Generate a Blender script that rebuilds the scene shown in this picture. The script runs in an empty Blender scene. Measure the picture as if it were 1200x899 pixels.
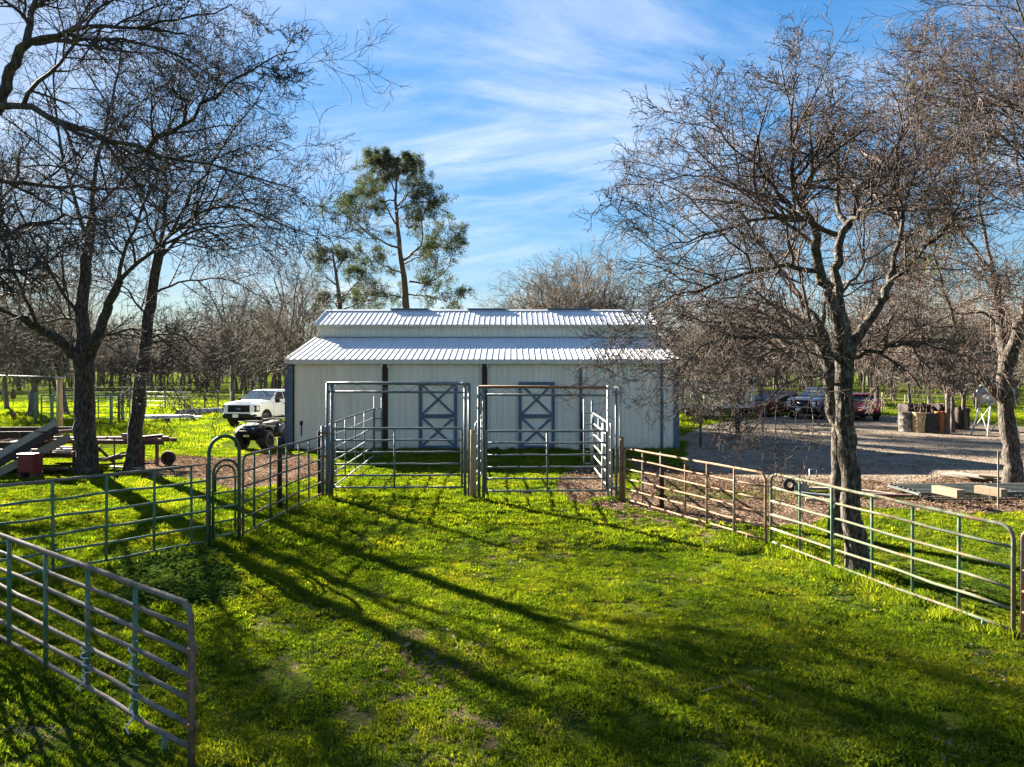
import bpy, bmesh, math, random
import numpy as np
from mathutils import Vector, Matrix, noise as mnoise
from mathutils.geometry import tessellate_polygon

S = bpy.context.scene
COL = S.collection
R = math.radians
rng = np.random.default_rng(7)
random.seed(7)

# ------------------------------------------------------------------ camera, light, world
CAM_H = 2.9
cam = bpy.data.objects.new('camera', bpy.data.cameras.new('camera'))
COL.objects.link(cam)
cam.location = (0, 0, CAM_H)
cam.rotation_euler = (R(90), 0, 0)
cam.data.lens = 24.0
cam.data.sensor_width = 36.0
cam.data.shift_y = -12.5 / 1200
cam.data.clip_end = 6000
cam.data.clip_start = 0.05
S.camera = cam

KX, KY = 1.62, 1.84                       # ground shadow offset per metre of height (to +X and to -Y)
sun_dir = Vector((-KX, KY, 1)).normalized()   # towards the sun
SUN_EL = math.asin(sun_dir.z)
sun = bpy.data.objects.new('sun', bpy.data.lights.new('sun', 'SUN'))
COL.objects.link(sun)
sun.data.energy = 5.0
sun.data.angle = R(0.5)
sun.data.color = (1.0, 0.90, 0.74)
sun.rotation_euler = sun_dir.to_track_quat('Z', 'Y').to_euler()
sun.location = (-30, 30, 30)

S.view_settings.view_transform = 'Standard'
S.view_settings.look = 'None'
S.view_settings.gamma = 1.0
S.view_settings.exposure = 3.05
S.cycles.max_bounces = 8
S.cycles.transparent_max_bounces = 8
S.cycles.sample_clamp_indirect = 6.0

W = bpy.data.worlds.new('World')
S.world = W
W.use_nodes = True
nt = W.node_tree
nt.nodes.clear()
def N(tree, t, **kw):
    n = tree.nodes.new(t)
    for k, v in kw.items():
        if k in n.inputs: n.inputs[k].default_value = v
        else: setattr(n, k, v)
    return n
L = nt.links.new
sky = N(nt, 'ShaderNodeTexSky', sky_type='NISHITA', sun_disc=False, sun_elevation=SUN_EL,
        sun_rotation=math.atan2(sun_dir.x, sun_dir.y), air_density=1.0, dust_density=0.12, ozone_density=2.2, altitude=100)
tc = N(nt, 'ShaderNodeTexCoord')
sep = N(nt, 'ShaderNodeSeparateXYZ'); L(tc.outputs['Generated'], sep.inputs[0])
# project the view direction on a cloud deck: (x, y) / (z + c)
zc = N(nt, 'ShaderNodeMath', operation='ADD'); zc.inputs[1].default_value = 0.45; L(sep.outputs['Z'], zc.inputs[0])
zm = N(nt, 'ShaderNodeMath', operation='MAXIMUM'); zm.inputs[1].default_value = 0.03; L(zc.outputs[0], zm.inputs[0])
dx = N(nt, 'ShaderNodeMath', operation='DIVIDE'); L(sep.outputs['X'], dx.inputs[0]); L(zm.outputs[0], dx.inputs[1])
dy = N(nt, 'ShaderNodeMath', operation='DIVIDE'); L(sep.outputs['Y'], dy.inputs[0]); L(zm.outputs[0], dy.inputs[1])
cmb = N(nt, 'ShaderNodeCombineXYZ'); L(dx.outputs[0], cmb.inputs[0]); L(dy.outputs[0], cmb.inputs[1])
def cloud(scale, rot, sc, lo, hi, detail, dist, loc):
    mp = N(nt, 'ShaderNodeMapping'); mp.inputs['Rotation'].default_value = (0, 0, rot)
    mp.inputs['Scale'].default_value = sc; mp.inputs['Location'].default_value = loc
    L(cmb.outputs[0], mp.inputs['Vector'])
    nz = N(nt, 'ShaderNodeTexNoise', Scale=scale, Detail=detail, Roughness=0.62, Distortion=dist)
    L(mp.outputs[0], nz.inputs['Vector'])
    mr = N(nt, 'ShaderNodeMapRange', interpolation_type='SMOOTHSTEP')
    mr.inputs['From Min'].default_value = lo; mr.inputs['From Max'].default_value = hi
    L(nz.outputs['Fac'], mr.inputs['Value'])
    return mr.outputs[0]
c1 = cloud(2.2, R(-30), (0.55, 1.6, 1), 0.42, 0.74, 10, 0.9, (4.1, 6.2, 0))     # long wisps
c2 = cloud(6.5, R(20), (0.5, 1.7, 1), 0.44, 0.86, 10, 0.7, (3.1, 0.6, 0))      # finer ripples
c3 = cloud(1.5, R(-20), (0.5, 1.0, 1), 0.42, 0.75, 4, 0.3, (0.4, 0.3, 0))    # where there is veil at all
m1 = N(nt, 'ShaderNodeMath', operation='MULTIPLY'); L(c2, m1.inputs[0]); m1.inputs[1].default_value = 0.55
m2 = N(nt, 'ShaderNodeMath', operation='MAXIMUM'); L(c1, m2.inputs[0]); L(m1.outputs[0], m2.inputs[1])
m3 = N(nt, 'ShaderNodeMath', operation='MULTIPLY_ADD'); L(c3, m3.inputs[0]); m3.inputs[1].default_value = 0.75; m3.inputs[2].default_value = 0.36
m4 = N(nt, 'ShaderNodeMath', operation='MULTIPLY'); L(m2.outputs[0], m4.inputs[0]); L(m3.outputs[0], m4.inputs[1])
m5 = N(nt, 'ShaderNodeMath', operation='MULTIPLY', use_clamp=True); L(m4.outputs[0], m5.inputs[0]); m5.inputs[1].default_value = 0.95
hs = N(nt, 'ShaderNodeHueSaturation', Saturation=1.3, Value=1.0); 
# the brightest part of the sky is rolled off as a camera's highlights would be
bw = N(nt, 'ShaderNodeRGBToBW'); L(sky.outputs[0], bw.inputs[0])
k1 = N(nt, 'ShaderNodeMath', operation='MULTIPLY_ADD'); k1.inputs[1].default_value = 1 / 2.55; k1.inputs[2].default_value = 1.0; L(bw.outputs[0], k1.inputs[0])
k2 = N(nt, 'ShaderNodeMath', operation='DIVIDE'); k2.inputs[0].default_value = 1.0; L(k1.outputs[0], k2.inputs[1])
k3 = N(nt, 'ShaderNodeVectorMath', operation='SCALE'); L(sky.outputs[0], k3.inputs[0]); L(k2.outputs[0], k3.inputs['Scale'])
L(k3.outputs[0], hs.inputs['Color'])
CLOUD_V = 3.3
mix = N(nt, 'ShaderNodeMix', data_type='RGBA')
L(m5.outputs[0], mix.inputs['Factor']); L(hs.outputs[0], mix.inputs['A'])
mix.inputs['B'].default_value = (CLOUD_V, CLOUD_V * 1.0, CLOUD_V * 1.04, 1)
bg = N(nt, 'ShaderNodeBackground', Strength=0.05)
L(mix.outputs['Result'], bg.inputs['Color'])
wo = N(nt, 'ShaderNodeOutputWorld'); L(bg.outputs[0], wo.inputs[0])

# ------------------------------------------------------------------ helpers
def tag(o, label=None, cat=None, group=None, kind=None):
    if label: o['label'] = label
    if cat: o['category'] = cat
    if group: o['group'] = group
    if kind: o['kind'] = kind
    return o
def empty(name, loc=(0, 0, 0), rz=0.0, label=None, cat=None, group=None):
    o = bpy.data.objects.new(name, None); COL.objects.link(o)
    o.empty_display_size = 0.2
    o.location = loc; o.rotation_euler = (0, 0, rz)
    return tag(o, label, cat, group)
def copy_tree(o, parent=None):
    c = o.copy(); COL.objects.link(c)
    if parent is not None: c.parent = parent
    for ch in list(o.children): copy_tree(ch, c)
    return c
def mesh_obj(name, me, mats, parent=None, loc=(0, 0, 0)):
    for m in (mats if isinstance(mats, (list, tuple)) else [mats]): me.materials.append(m)
    o = bpy.data.objects.new(name, me); COL.objects.link(o); o.location = loc
    if parent is not None: o.parent = parent
    return o
def inst(name, me, parent, loc=(0, 0, 0), rot=(0, 0, 0)):
    o = bpy.data.objects.new(name, me); COL.objects.link(o); o.location = loc; o.rotation_euler = rot; o.parent = parent
    return o

def pix(x, D, y=None):
    """world point at pixel column x (of the 1200 px photo) and distance D; y gives the height."""
    return ((x - 600) / 800 * D, D, CAM_H + (437 - y) / 800 * D if y is not None else 0.0)
def gnd(x, y):
    D = CAM_H * 800 / (y - 437.0)
    return ((x - 600) / 800 * D, D)

class MB:
    def __init__(s): s.v = []; s.f = []; s.m = []; s.sm = []
    def add(s, vs, fs, mi=0, smooth=False):
        b = len(s.v); s.v += [tuple(p) for p in vs]
        for f in fs: s.f.append(tuple(i + b for i in f)); s.m.append(mi); s.sm.append(smooth)
    def box(s, c, d, mi=0, rot=None, tz=None):
        x, y, z = d[0] / 2, d[1] / 2, d[2] / 2
        vs = [Vector((sx * x, sy * y, sz * z)) for sz in (-1, 1) for sy in (-1, 1) for sx in (-1, 1)]
        if tz:
            for v in vs:
                if v.z > 0: v.x *= tz; v.y *= tz
        if rot is not None: vs = [rot @ v for v in vs]
        c = Vector(c); vs = [v + c for v in vs]
        s.add(vs, [(0, 2, 3, 1), (4, 5, 7, 6), (0, 1, 5, 4), (2, 6, 7, 3), (0, 4, 6, 2), (1, 3, 7, 5)], mi)
    def bar(s, a, b, w, h, mi=0, up=(0, 0, 1)):
        a = Vector(a); b = Vector(b); d = b - a; l = d.length; d.normalize()
        u = Vector(up); 
        if abs(d.dot(u)) > 0.98: u = Vector((0, 1, 0))
        x = d.cross(u).normalized(); z = x.cross(d).normalized()
        rot = Matrix((x, d, z)).transposed()
        s.box((a + b) / 2, (w, l, h), mi, rot)
    def tube(s, pts, r, n=8, mi=0, cap=True, closed=False, phase=0.0):
        pts = [Vector(p) for p in pts]; k = len(pts)
        rs = r if isinstance(r, (list, tuple)) else [r] * k
        T = []
        for i in range(k):
            if closed: t = pts[(i + 1) % k] - pts[i - 1]
            else: t = pts[min(i + 1, k - 1)] - pts[max(i - 1, 0)]
            T.append(t.normalized())
        u = Vector((0, 0, 1)) if abs(T[0].z) < 0.9 else Vector((1, 0, 0))
        u = (u - T[0] * u.dot(T[0])).normalized()
        vs = []
        for i in range(k):
            u = (u - T[i] * u.dot(T[i])).normalized(); w = T[i].cross(u)
            for j in range(n):
                a = 2 * math.pi * j / n + phase
                vs.append(pts[i] + (u * math.cos(a) + w * math.sin(a)) * rs[i])
        fs = []
        for i in range(k if closed else k - 1):
            for j in range(n):
                a = i * n + j; b = i * n + (j + 1) % n; c = ((i + 1) % k) * n
                fs.append((a, b, c + (j + 1) % n, c + j))
        if cap and not closed:
            fs.append(tuple(range(n))[::-1]); fs.append(tuple((k - 1) * n + j for j in range(n)))
        s.add(vs, fs, mi, True)
    def lathe(s, prof, n=16, mi=0, axis='z', o=(0, 0, 0), smooth=True):
        vs = []
        for (r, z) in prof:
            for j in range(n):
                a = 2 * math.pi * j / n; c, q = r * math.cos(a), r * math.sin(a)
                p = (c, q, z) if axis == 'z' else ((z, c, q) if axis == 'x' else (q, z, c))
                vs.append((p[0] + o[0], p[1] + o[1], p[2] + o[2]))
        fs = [(i * n + j, i * n + (j + 1) % n, (i + 1) * n + (j + 1) % n, (i + 1) * n + j)
              for i in range(len(prof) - 1) for j in range(n)]
        s.add(vs, fs, mi, smooth)
    def loft(s, secs, mi=0, caps=True, smooth=True, closed_sec=True):
        n = len(secs[0]); vs = [p for q in secs for p in q]; fs = []
        for i in range(len(secs) - 1):
            for j in range(n if closed_sec else n - 1):
                fs.append((i * n + j, i * n + (j + 1) % n, (i + 1) * n + (j + 1) % n, (i + 1) * n + j))
        if caps: fs.append(tuple(range(n))[::-1]); fs.append(tuple((len(secs) - 1) * n + j for j in range(n)))
        s.add(vs, fs, mi, smooth)
    def mesh(s, name):
        me = bpy.data.meshes.new(name); me.from_pydata(s.v, [], s.f)
        me.polygons.foreach_set('material_index', s.m); me.polygons.foreach_set('use_smooth', s.sm)
        me.update(); return me
    def build(s, name, mats, parent=None, loc=(0, 0, 0), bevel=0, seg=2, angle=30, fix=True):
        me = s.mesh(name)
        o = mesh_obj(name, me, mats, parent, loc)
        if bevel or fix:
            bm = bmesh.new(); bm.from_mesh(me)
            if bevel:
                es = [e for e in bm.edges if e.is_manifold and e.calc_face_angle(0) > R(angle)]
                if es: bmesh.ops.bevel(bm, geom=es, offset=bevel, segments=seg, affect='EDGES', clamp_overlap=True, profile=0.6)
            bmesh.ops.recalc_face_normals(bm, faces=bm.faces)
            bm.to_mesh(me); bm.free()
        return o
def part(name, mat, parent, fn, **kw):
    m = MB(); fn(m); return m.build(name, mat, parent, **kw)

# ------------------------------------------------------------------ materials
def new_mat(name):
    m = bpy.data.materials.new(name); m.use_nodes = True
    t = m.node_tree; b = t.nodes['Principled BSDF']
    return m, t, b
def pm(name, cols, scale=6.0, rough=0.7, metal=0.0, bump=0.2, bscale=30.0, detail=6.0, spec=0.4, stretch=(1, 1, 1),
       lo=0.35, hi=0.65, patch=None, coat=0.0, coord='Object', bdist=0.01):
    """noise-mottled principled material; patch = (colour, scale, lo, hi, rough) adds worn / rusty areas"""
    m, t, b = new_mat(name); l = t.links.new
    c = N(t, 'ShaderNodeTexCoord'); oi = N(t, 'ShaderNodeObjectInfo')
    mp = N(t, 'ShaderNodeMapping'); mp.inputs['Scale'].default_value = stretch; l(c.outputs[coord], mp.inputs['Vector'])
    rv = N(t, 'ShaderNodeVectorMath', operation='ADD'); l(mp.outputs[0], rv.inputs[0])
    sc = N(t, 'ShaderNodeMath', operation='MULTIPLY'); sc.inputs[1].default_value = 37.0; l(oi.outputs['Random'], sc.inputs[0])
    l(sc.outputs[0], rv.inputs[1])
    n = N(t, 'ShaderNodeTexNoise', Scale=scale, Detail=detail, Roughness=0.6); l(rv.outputs[0], n.inputs['Vector'])
    r = N(t, 'ShaderNodeValToRGB'); l(n.outputs['Fac'], r.inputs[0])
    e = r.color_ramp.elements
    e[0].position = lo; e[1].position = hi
    e[0].color = (*cols[0], 1); e[1].color = (*cols[-1], 1)
    for i, cc in enumerate(cols[1:-1]):
        q = e.new(lo + (hi - lo) * (i + 1) / (len(cols) - 1)); q.color = (*cc, 1)
    out = r.outputs[0]
    b.inputs['Roughness'].default_value = rough
    if patch:
        pc, ps, plo, phi, pr = patch
        n2 = N(t, 'ShaderNodeTexNoise', Scale=ps, Detail=7.0, Roughness=0.65); l(rv.outputs[0], n2.inputs['Vector'])
        r2 = N(t, 'ShaderNodeMapRange'); r2.inputs['From Min'].default_value = plo; r2.inputs['From Max'].default_value = phi
        l(n2.outputs['Fac'], r2.inputs['Value'])
        mx = N(t, 'ShaderNodeMix', data_type='RGBA'); l(r2.outputs[0], mx.inputs['Factor']); l(out, mx.inputs['A'])
        mx.inputs['B'].default_value = (*pc, 1); out = mx.outputs['Result']
        mr = N(t, 'ShaderNodeMapRange'); mr.inputs['To Min'].default_value = rough; mr.inputs['To Max'].default_value = pr
        l(r2.outputs[0], mr.inputs['Value']); l(mr.outputs[0], b.inputs['Roughness'])
        if metal:
            mr2 = N(t, 'ShaderNodeMapRange'); mr2.inputs['To Min'].default_value = metal; mr2.inputs['To Max'].default_value = 0.0
            l(r2.outputs[0], mr2.inputs['Value']); l(mr2.outputs[0], b.inputs['Metallic'])
    l(out, b.inputs['Base Color'])
    if not (patch and metal): b.inputs['Metallic'].default_value = metal
    b.inputs['Specular IOR Level'].default_value = spec
    if coat: b.inputs['Coat Weight'].default_value = coat; b.inputs['Coat Roughness'].default_value = 0.08
    if bump:
        nb = N(t, 'ShaderNodeTexNoise', Scale=bscale, Detail=5.0); l(rv.outputs[0], nb.inputs['Vector'])
        bp = N(t, 'ShaderNodeBump', Strength=bump, Distance=bdist); l(nb.outputs['Fac'], bp.inputs['Height']); l(bp.outputs[0], b.inputs['Normal'])
    return m
def leafy(name, cols, trans=0.5, tcol=None, scale=0.5, rough=0.55):
    """diffuse + translucent leaf: per-instance and per-place colour"""
    m, t, b = new_mat(name); l = t.links.new
    oi = N(t, 'ShaderNodeObjectInfo'); g = N(t, 'ShaderNodeNewGeometry')
    n = N(t, 'ShaderNodeTexNoise', Scale=scale, Detail=6.0, Roughness=0.65); l(g.outputs['Position'], n.inputs['Vector'])
    a = N(t, 'ShaderNodeMath', operation='MULTIPLY_ADD'); a.inputs[1].default_value = 0.42; l(oi.outputs['Random'], a.inputs[0])
    mm = N(t, 'ShaderNodeMath', operation='MULTIPLY_ADD'); mm.inputs[1].default_value = 1.5; mm.inputs[2].default_value = -0.48; l(n.outputs['Fac'], mm.inputs[0])
    l(mm.outputs[0], a.inputs[2])
    r = N(t, 'ShaderNodeValToRGB'); l(a.outputs[0], r.inputs[0]); e = r.color_ramp.elements
    e[0].position = 0.08; e[1].position = 0.95; e[0].color = (*cols[0], 1); e[1].color = (*cols[-1], 1)
    for i, cc in enumerate(cols[1:-1]):
        q = e.new(0.08 + 0.87 * (i + 1) / (len(cols) - 1)); q.color = (*cc, 1)
    l(r.outputs[0], b.inputs['Base Color']); b.inputs['Roughness'].default_value = rough
    b.inputs['Specular IOR Level'].default_value = 0.0
    tr = N(t, 'ShaderNodeBsdfTranslucent')
    mc = N(t, 'ShaderNodeMix', data_type='RGBA', blend_type='MULTIPLY'); mc.inputs['Factor'].default_value = 1.0
    l(r.outputs[0], mc.inputs['A']); mc.inputs['B'].default_value = (*(tcol or (1.6, 1.3, 0.5)), 1); l(mc.outputs['Result'], tr.inputs['Color'])
    ms = N(t, 'ShaderNodeMixShader'); ms.inputs[0].default_value = trans
    l(b.outputs[0], ms.inputs[1]); l(tr.outputs[0], ms.inputs[2]); l(ms.outputs[0], t.nodes['Material Output'].inputs[0])
    return m

M = {}
M['grass'] = leafy('grass_blade', [(0.030, 0.058, 0.009), (0.070, 0.112, 0.013), (0.142, 0.172, 0.019), (0.24, 0.22, 0.032)], trans=0.55, tcol=(1.82, 1.8, 0.44), scale=0.7)
M['clover'] = leafy('weed_leaf', [(0.022, 0.05, 0.011), (0.055, 0.10, 0.018), (0.11, 0.155, 0.025)], trans=0.4, tcol=(1.6, 1.6, 0.5), scale=0.9)
M['dry'] = leafy('dead_grass', [(0.10, 0.075, 0.04), (0.20, 0.15, 0.08)], trans=0.3, tcol=(1.3, 1.1, 0.7))
M['siding'] = pm('barn_siding', [(0.63, 0.625, 0.545), (0.69, 0.68, 0.60)], scale=0.6, rough=0.45, bump=0.04, bscale=3, stretch=(3, 3, 0.25), patch=((0.47, 0.45, 0.37), 1.6, 0.58, 0.85, 0.6))
M['roof'] = pm('roof_metal', [(0.50, 0.50, 0.495), (0.58, 0.575, 0.565)], scale=0.8, rough=0.58, metal=0.05, bump=0.05, bscale=2, stretch=(3, 0.5, 1), patch=((0.55, 0.54, 0.52), 2.2, 0.60, 0.9, 0.5))
M['trim_blue'] = pm('blue_trim', [(0.045, 0.095, 0.16), (0.065, 0.12, 0.19)], scale=3, rough=0.5, bump=0.1, patch=((0.12, 0.15, 0.18), 5, 0.6, 0.8, 0.7))
M['trim_pale'] = pm('pale_trim', [(0.48, 0.49, 0.46), (0.58, 0.58, 0.55)], scale=2, rough=0.45, bump=0.06, patch=((0.33, 0.32, 0.29), 2.5, 0.58, 0.8, 0.6))
M['dark_wood'] = pm('dark_wood', [(0.018, 0.012, 0.009), (0.045, 0.026, 0.018)], scale=4, rough=0.8, bump=0.5, stretch=(4, 4, 0.4))
M['dark'] = pm('dark_gap', [(0.01, 0.01, 0.011), (0.022, 0.021, 0.02)], scale=4, rough=0.8)
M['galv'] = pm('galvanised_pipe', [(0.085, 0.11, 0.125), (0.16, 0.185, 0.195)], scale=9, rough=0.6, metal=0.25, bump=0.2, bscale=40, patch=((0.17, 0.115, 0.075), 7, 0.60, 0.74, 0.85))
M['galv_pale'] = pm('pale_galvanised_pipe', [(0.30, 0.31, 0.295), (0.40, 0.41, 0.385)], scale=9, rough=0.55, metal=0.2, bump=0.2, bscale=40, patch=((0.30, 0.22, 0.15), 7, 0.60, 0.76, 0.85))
M['green_pipe'] = pm('green_pipe', [(0.05, 0.125, 0.075), (0.10, 0.19, 0.125)], scale=7, rough=0.75, spec=.2, bump=0.25, bscale=40, patch=((0.21, 0.18, 0.12), 5.5, 0.50, 0.66, 0.85))
M['green_dark'] = pm('dark_green_pipe', [(0.02, 0.065, 0.028), (0.04, 0.10, 0.045)], scale=7, rough=0.45, bump=0.2, bscale=40, patch=((0.10, 0.085, 0.05), 6, 0.58, 0.75, 0.85))
M['worn_pipe'] = pm('worn_green_pipe', [(0.165, 0.16, 0.11), (0.12, 0.155, 0.10), (0.20, 0.165, 0.11)], scale=5, rough=0.8, spec=.2, bump=0.25, bscale=40, patch=((0.17, 0.085, 0.045), 4.5, 0.52, 0.68, 0.9))
M['rust_pipe'] = pm('rusty_pipe', [(0.10, 0.052, 0.032), (0.22, 0.115, 0.065), (0.15, 0.085, 0.055)], scale=8, rough=0.85, bump=0.4, bscale=50)
M['tan_pipe'] = pm('tan_pipe', [(0.23, 0.165, 0.105), (0.30, 0.22, 0.145)], scale=6, rough=0.8, spec=.2, bump=0.25, bscale=40, patch=((0.27, 0.12, 0.06), 4.5, 0.48, 0.66, 0.9))
M['grey_pipe'] = pm('weathered_pipe', [(0.095, 0.08, 0.066), (0.165, 0.145, 0.12), (0.125, 0.10, 0.08)], scale=6, rough=0.85, spec=.15, bump=0.35, bscale=50, patch=((0.22, 0.11, 0.07), 5, 0.58, 0.72, 0.9))
M['wood_grey'] = pm('weathered_wood', [(0.16, 0.135, 0.11), (0.30, 0.26, 0.21), (0.22, 0.19, 0.155)], scale=5, rough=0.85, bump=0.6, bscale=12, stretch=(0.6, 5, 5))
M['wood_pole'] = pm('pole_wood', [(0.30, 0.20, 0.10), (0.42, 0.30, 0.16), (0.24, 0.16, 0.09)], scale=5, rough=0.8, bump=0.6, bscale=14, stretch=(4, 4, 0.5))
M['wood_pale'] = pm('pale_lumber', [(0.16, 0.12, 0.075), (0.22, 0.17, 0.11)], scale=4, rough=0.75, bump=0.35, bscale=12, stretch=(0.5, 5, 5))
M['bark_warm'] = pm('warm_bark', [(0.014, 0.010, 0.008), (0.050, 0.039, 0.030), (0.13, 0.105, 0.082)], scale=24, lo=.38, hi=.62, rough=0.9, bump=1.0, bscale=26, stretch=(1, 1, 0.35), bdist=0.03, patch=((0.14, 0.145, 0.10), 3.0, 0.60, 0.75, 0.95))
M['bark_silhouette'] = pm('silhouette_bark', [(0.012, 0.009, 0.008), (0.04, 0.032, 0.027), (0.09, 0.076, 0.062)], scale=18, lo=.38, hi=.62, rough=0.92, bump=1.0, bscale=22, stretch=(1, 1, 0.35), bdist=0.03, patch=((0.13, 0.14, 0.09), 2.6, 0.62, 0.78, 0.95))  # darker copy of the bark: backlit silhouette put into the base colour
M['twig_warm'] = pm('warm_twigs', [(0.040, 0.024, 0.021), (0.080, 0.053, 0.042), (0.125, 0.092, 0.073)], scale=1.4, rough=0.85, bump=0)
M['twig_silhouette'] = pm('silhouette_twigs', [(0.020, 0.015, 0.014), (0.045, 0.034, 0.030), (0.075, 0.06, 0.05)], scale=1.2, rough=0.9, bump=0)  # twigs darkened likewise, their silhouette against the sky painted in
M['bark_hazed'] = pm('hazed_far_bark', [(0.06, 0.05, 0.041), (0.13, 0.108, 0.088)], scale=2.5, rough=0.92, bump=0.4, bscale=6)  # distance haze put into the colour as a paler bark
M['twig_hazed'] = pm('hazed_far_twigs', [(0.115, 0.092, 0.076), (0.195, 0.16, 0.13), (0.17, 0.148, 0.108)], scale=0.35, rough=0.9, bump=0)  # lightened too, so the haze sits in the twig colour
M['bark_pine'] = pm('pine_bark', [(0.05, 0.035, 0.025), (0.13, 0.085, 0.055)], scale=4, rough=0.9, bump=0.7, bscale=8)
M['needles'] = leafy('pine_needles', [(0.030, 0.040, 0.030), (0.052, 0.064, 0.046), (0.078, 0.090, 0.062)], trans=0.35, tcol=(1.4, 1.4, 0.6), scale=0.5)
M['ever'] = leafy('new_leaves', [(0.05, 0.075, 0.02), (0.10, 0.13, 0.035)], trans=0.4, scale=0.8)

# mud splash and grime low on the barn sheets, by height above the ground
def splash(m, col, z1):
    t = m.node_tree; l = t.links.new; b = t.nodes['Principled BSDF']; src = b.inputs['Base Color'].links[0].from_socket
    g = N(t, 'ShaderNodeNewGeometry'); sp = N(t, 'ShaderNodeSeparateXYZ'); l(g.outputs['Position'], sp.inputs[0])
    n = N(t, 'ShaderNodeTexNoise', Scale=3.5, Detail=7.0, Roughness=0.7); l(g.outputs['Position'], n.inputs['Vector'])
    a = N(t, 'ShaderNodeMath', operation='MULTIPLY_ADD'); a.inputs[1].default_value = 1.1; a.inputs[2].default_value = -0.35; l(n.outputs['Fac'], a.inputs[0])
    d = N(t, 'ShaderNodeMath', operation='SUBTRACT'); l(a.outputs[0], d.inputs[0]); l(sp.outputs['Z'], d.inputs[1])
    r = N(t, 'ShaderNodeMapRange'); r.inputs['From Min'].default_value = -0.25; r.inputs['From Max'].default_value = 0.35; r.inputs['To Max'].default_value = 0.6; l(d.outputs[0], r.inputs['Value'])
    x = N(t, 'ShaderNodeMix', data_type='RGBA'); l(r.outputs[0], x.inputs['Factor']); l(src, x.inputs['A']); x.inputs['B'].default_value = (*col, 1)
    # faint long rain streaks
    mp = N(t, 'ShaderNodeMapping'); mp.inputs['Scale'].default_value = (7, 7, 0.22); l(g.outputs['Position'], mp.inputs['Vector'])
    n2 = N(t, 'ShaderNodeTexNoise', Scale=1.0, Detail=6.0, Roughness=0.6); l(mp.outputs[0], n2.inputs['Vector'])
    r2 = N(t, 'ShaderNodeMapRange'); r2.inputs['From Min'].default_value = 0.5; r2.inputs['From Max'].default_value = 0.8; r2.inputs['To Max'].default_value = 0.35; l(n2.outputs['Fac'], r2.inputs['Value'])
    y = N(t, 'ShaderNodeMix', data_type='RGBA'); l(r2.outputs[0], y.inputs['Factor']); l(x.outputs['Result'], y.inputs['A']); y.inputs['B'].default_value = (0.46, 0.45, 0.39, 1)
    l(y.outputs['Result'], b.inputs['Base Color'])
splash(M['siding'], (0.30, 0.25, 0.17), 0.5)
# ------------------------------------------------------------------ terrain
def vnoise(x, y, s, seed):
    x = np.asarray(x, float) / s + seed * 17.13; y = np.asarray(y, float) / s + seed * 9.71
    xi = np.floor(x).astype(np.int64); yi = np.floor(y).astype(np.int64); fx = x - xi; fy = y - yi
    fx = fx * fx * (3 - 2 * fx); fy = fy * fy * (3 - 2 * fy)
    def h(a, b):
        n = (a * 374761393 + b * 668265263 + seed * 974711) & 0x7fffffff
        n = ((n ^ (n >> 13)) * 1274126177) & 0x7fffffff
        return ((n ^ (n >> 16)) & 0xffff) / 65535.0
    return (h(xi, yi) * (1 - fx) + h(xi + 1, yi) * fx) * (1 - fy) + (h(xi, yi + 1) * (1 - fx) + h(xi + 1, yi + 1) * fx) * fy
def fbm(x, y, s, seed, o=4):
    a = 0; w = 1; t = 0
    for i in range(o): a = a + vnoise(x, y, s / 2 ** i, seed + i) * w; t += w; w *= 0.55
    return a / t
def inpoly(x, y, poly):
    x = np.asarray(x); y = np.asarray(y); c = np.zeros(x.shape, bool); n = len(poly)
    for i in range(n):
        (x0, y0), (x1, y1) = poly[i], poly[i - 1]
        if y0 == y1: continue
        q = ((y0 > y) != (y1 > y)) & (x < (x1 - x0) * (y - y0) / (y1 - y0) + x0)
        c ^= q
    return c
def ragged(poly, step, amp, seed):
    out = []
    for i in range(len(poly)):
        a = Vector((*poly[i], 0)); b = Vector((*poly[(i + 1) % len(poly)], 0)); l = (b - a).length
        k = max(1, int(l / step))
        for j in range(k):
            p = a.lerp(b, j / k); am = amp * min(1.0, max(0.5, p.y / 18.0))
            out.append((p.x + am * 2 * (float(fbm(p.x, p.y, 2.8, seed)) - 0.5) * 2, p.y + am * 2 * (float(fbm(p.x, p.y, 2.8, seed + 50)) - 0.5) * 2))
    return out
YARD = ragged([gnd(*p) for p in [(796, 512), (840, 497), (905, 487), (1000, 484), (1110, 491), (1190, 500), (1330, 508), (1450, 545), (1300, 574), (1200, 571), (1120, 560), (1064, 569), (1000, 563), (900, 567), (800, 556), (797, 535)]], 0.5, 0.35, 3)
MULCH_R = ragged([gnd(*p) for p in [(737, 535), (798, 553), (900, 565), (1000, 561), (1064, 566), (1120, 558), (1200, 569), (1340, 577), (1380, 603), (1200, 602), (1100, 601), (1010, 596), (960, 612), (900, 619), (840, 610), (790, 604), (742, 592)]], 0.25, 0.3, 5)
MULCH_L = ragged([gnd(*p) for p in [(158, 545), (196, 533), (260, 537), (330, 532), (374, 535), (380, 558), (330, 566), (280, 574), (240, 566), (190, 560), (164, 562)]], 0.25, 0.35, 9)
PEN_DIRT = ragged([gnd(*p) for p in [(648, 563), (690, 545), (722, 548), (730, 585), (735, 600), (700, 594), (670, 586)]], 0.2, 0.25, 12)
BARN_X0, BARN_X1, BARN_Y0, BARN_Y1 = -8.48, 6.22, 25.8, 37.2
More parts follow.
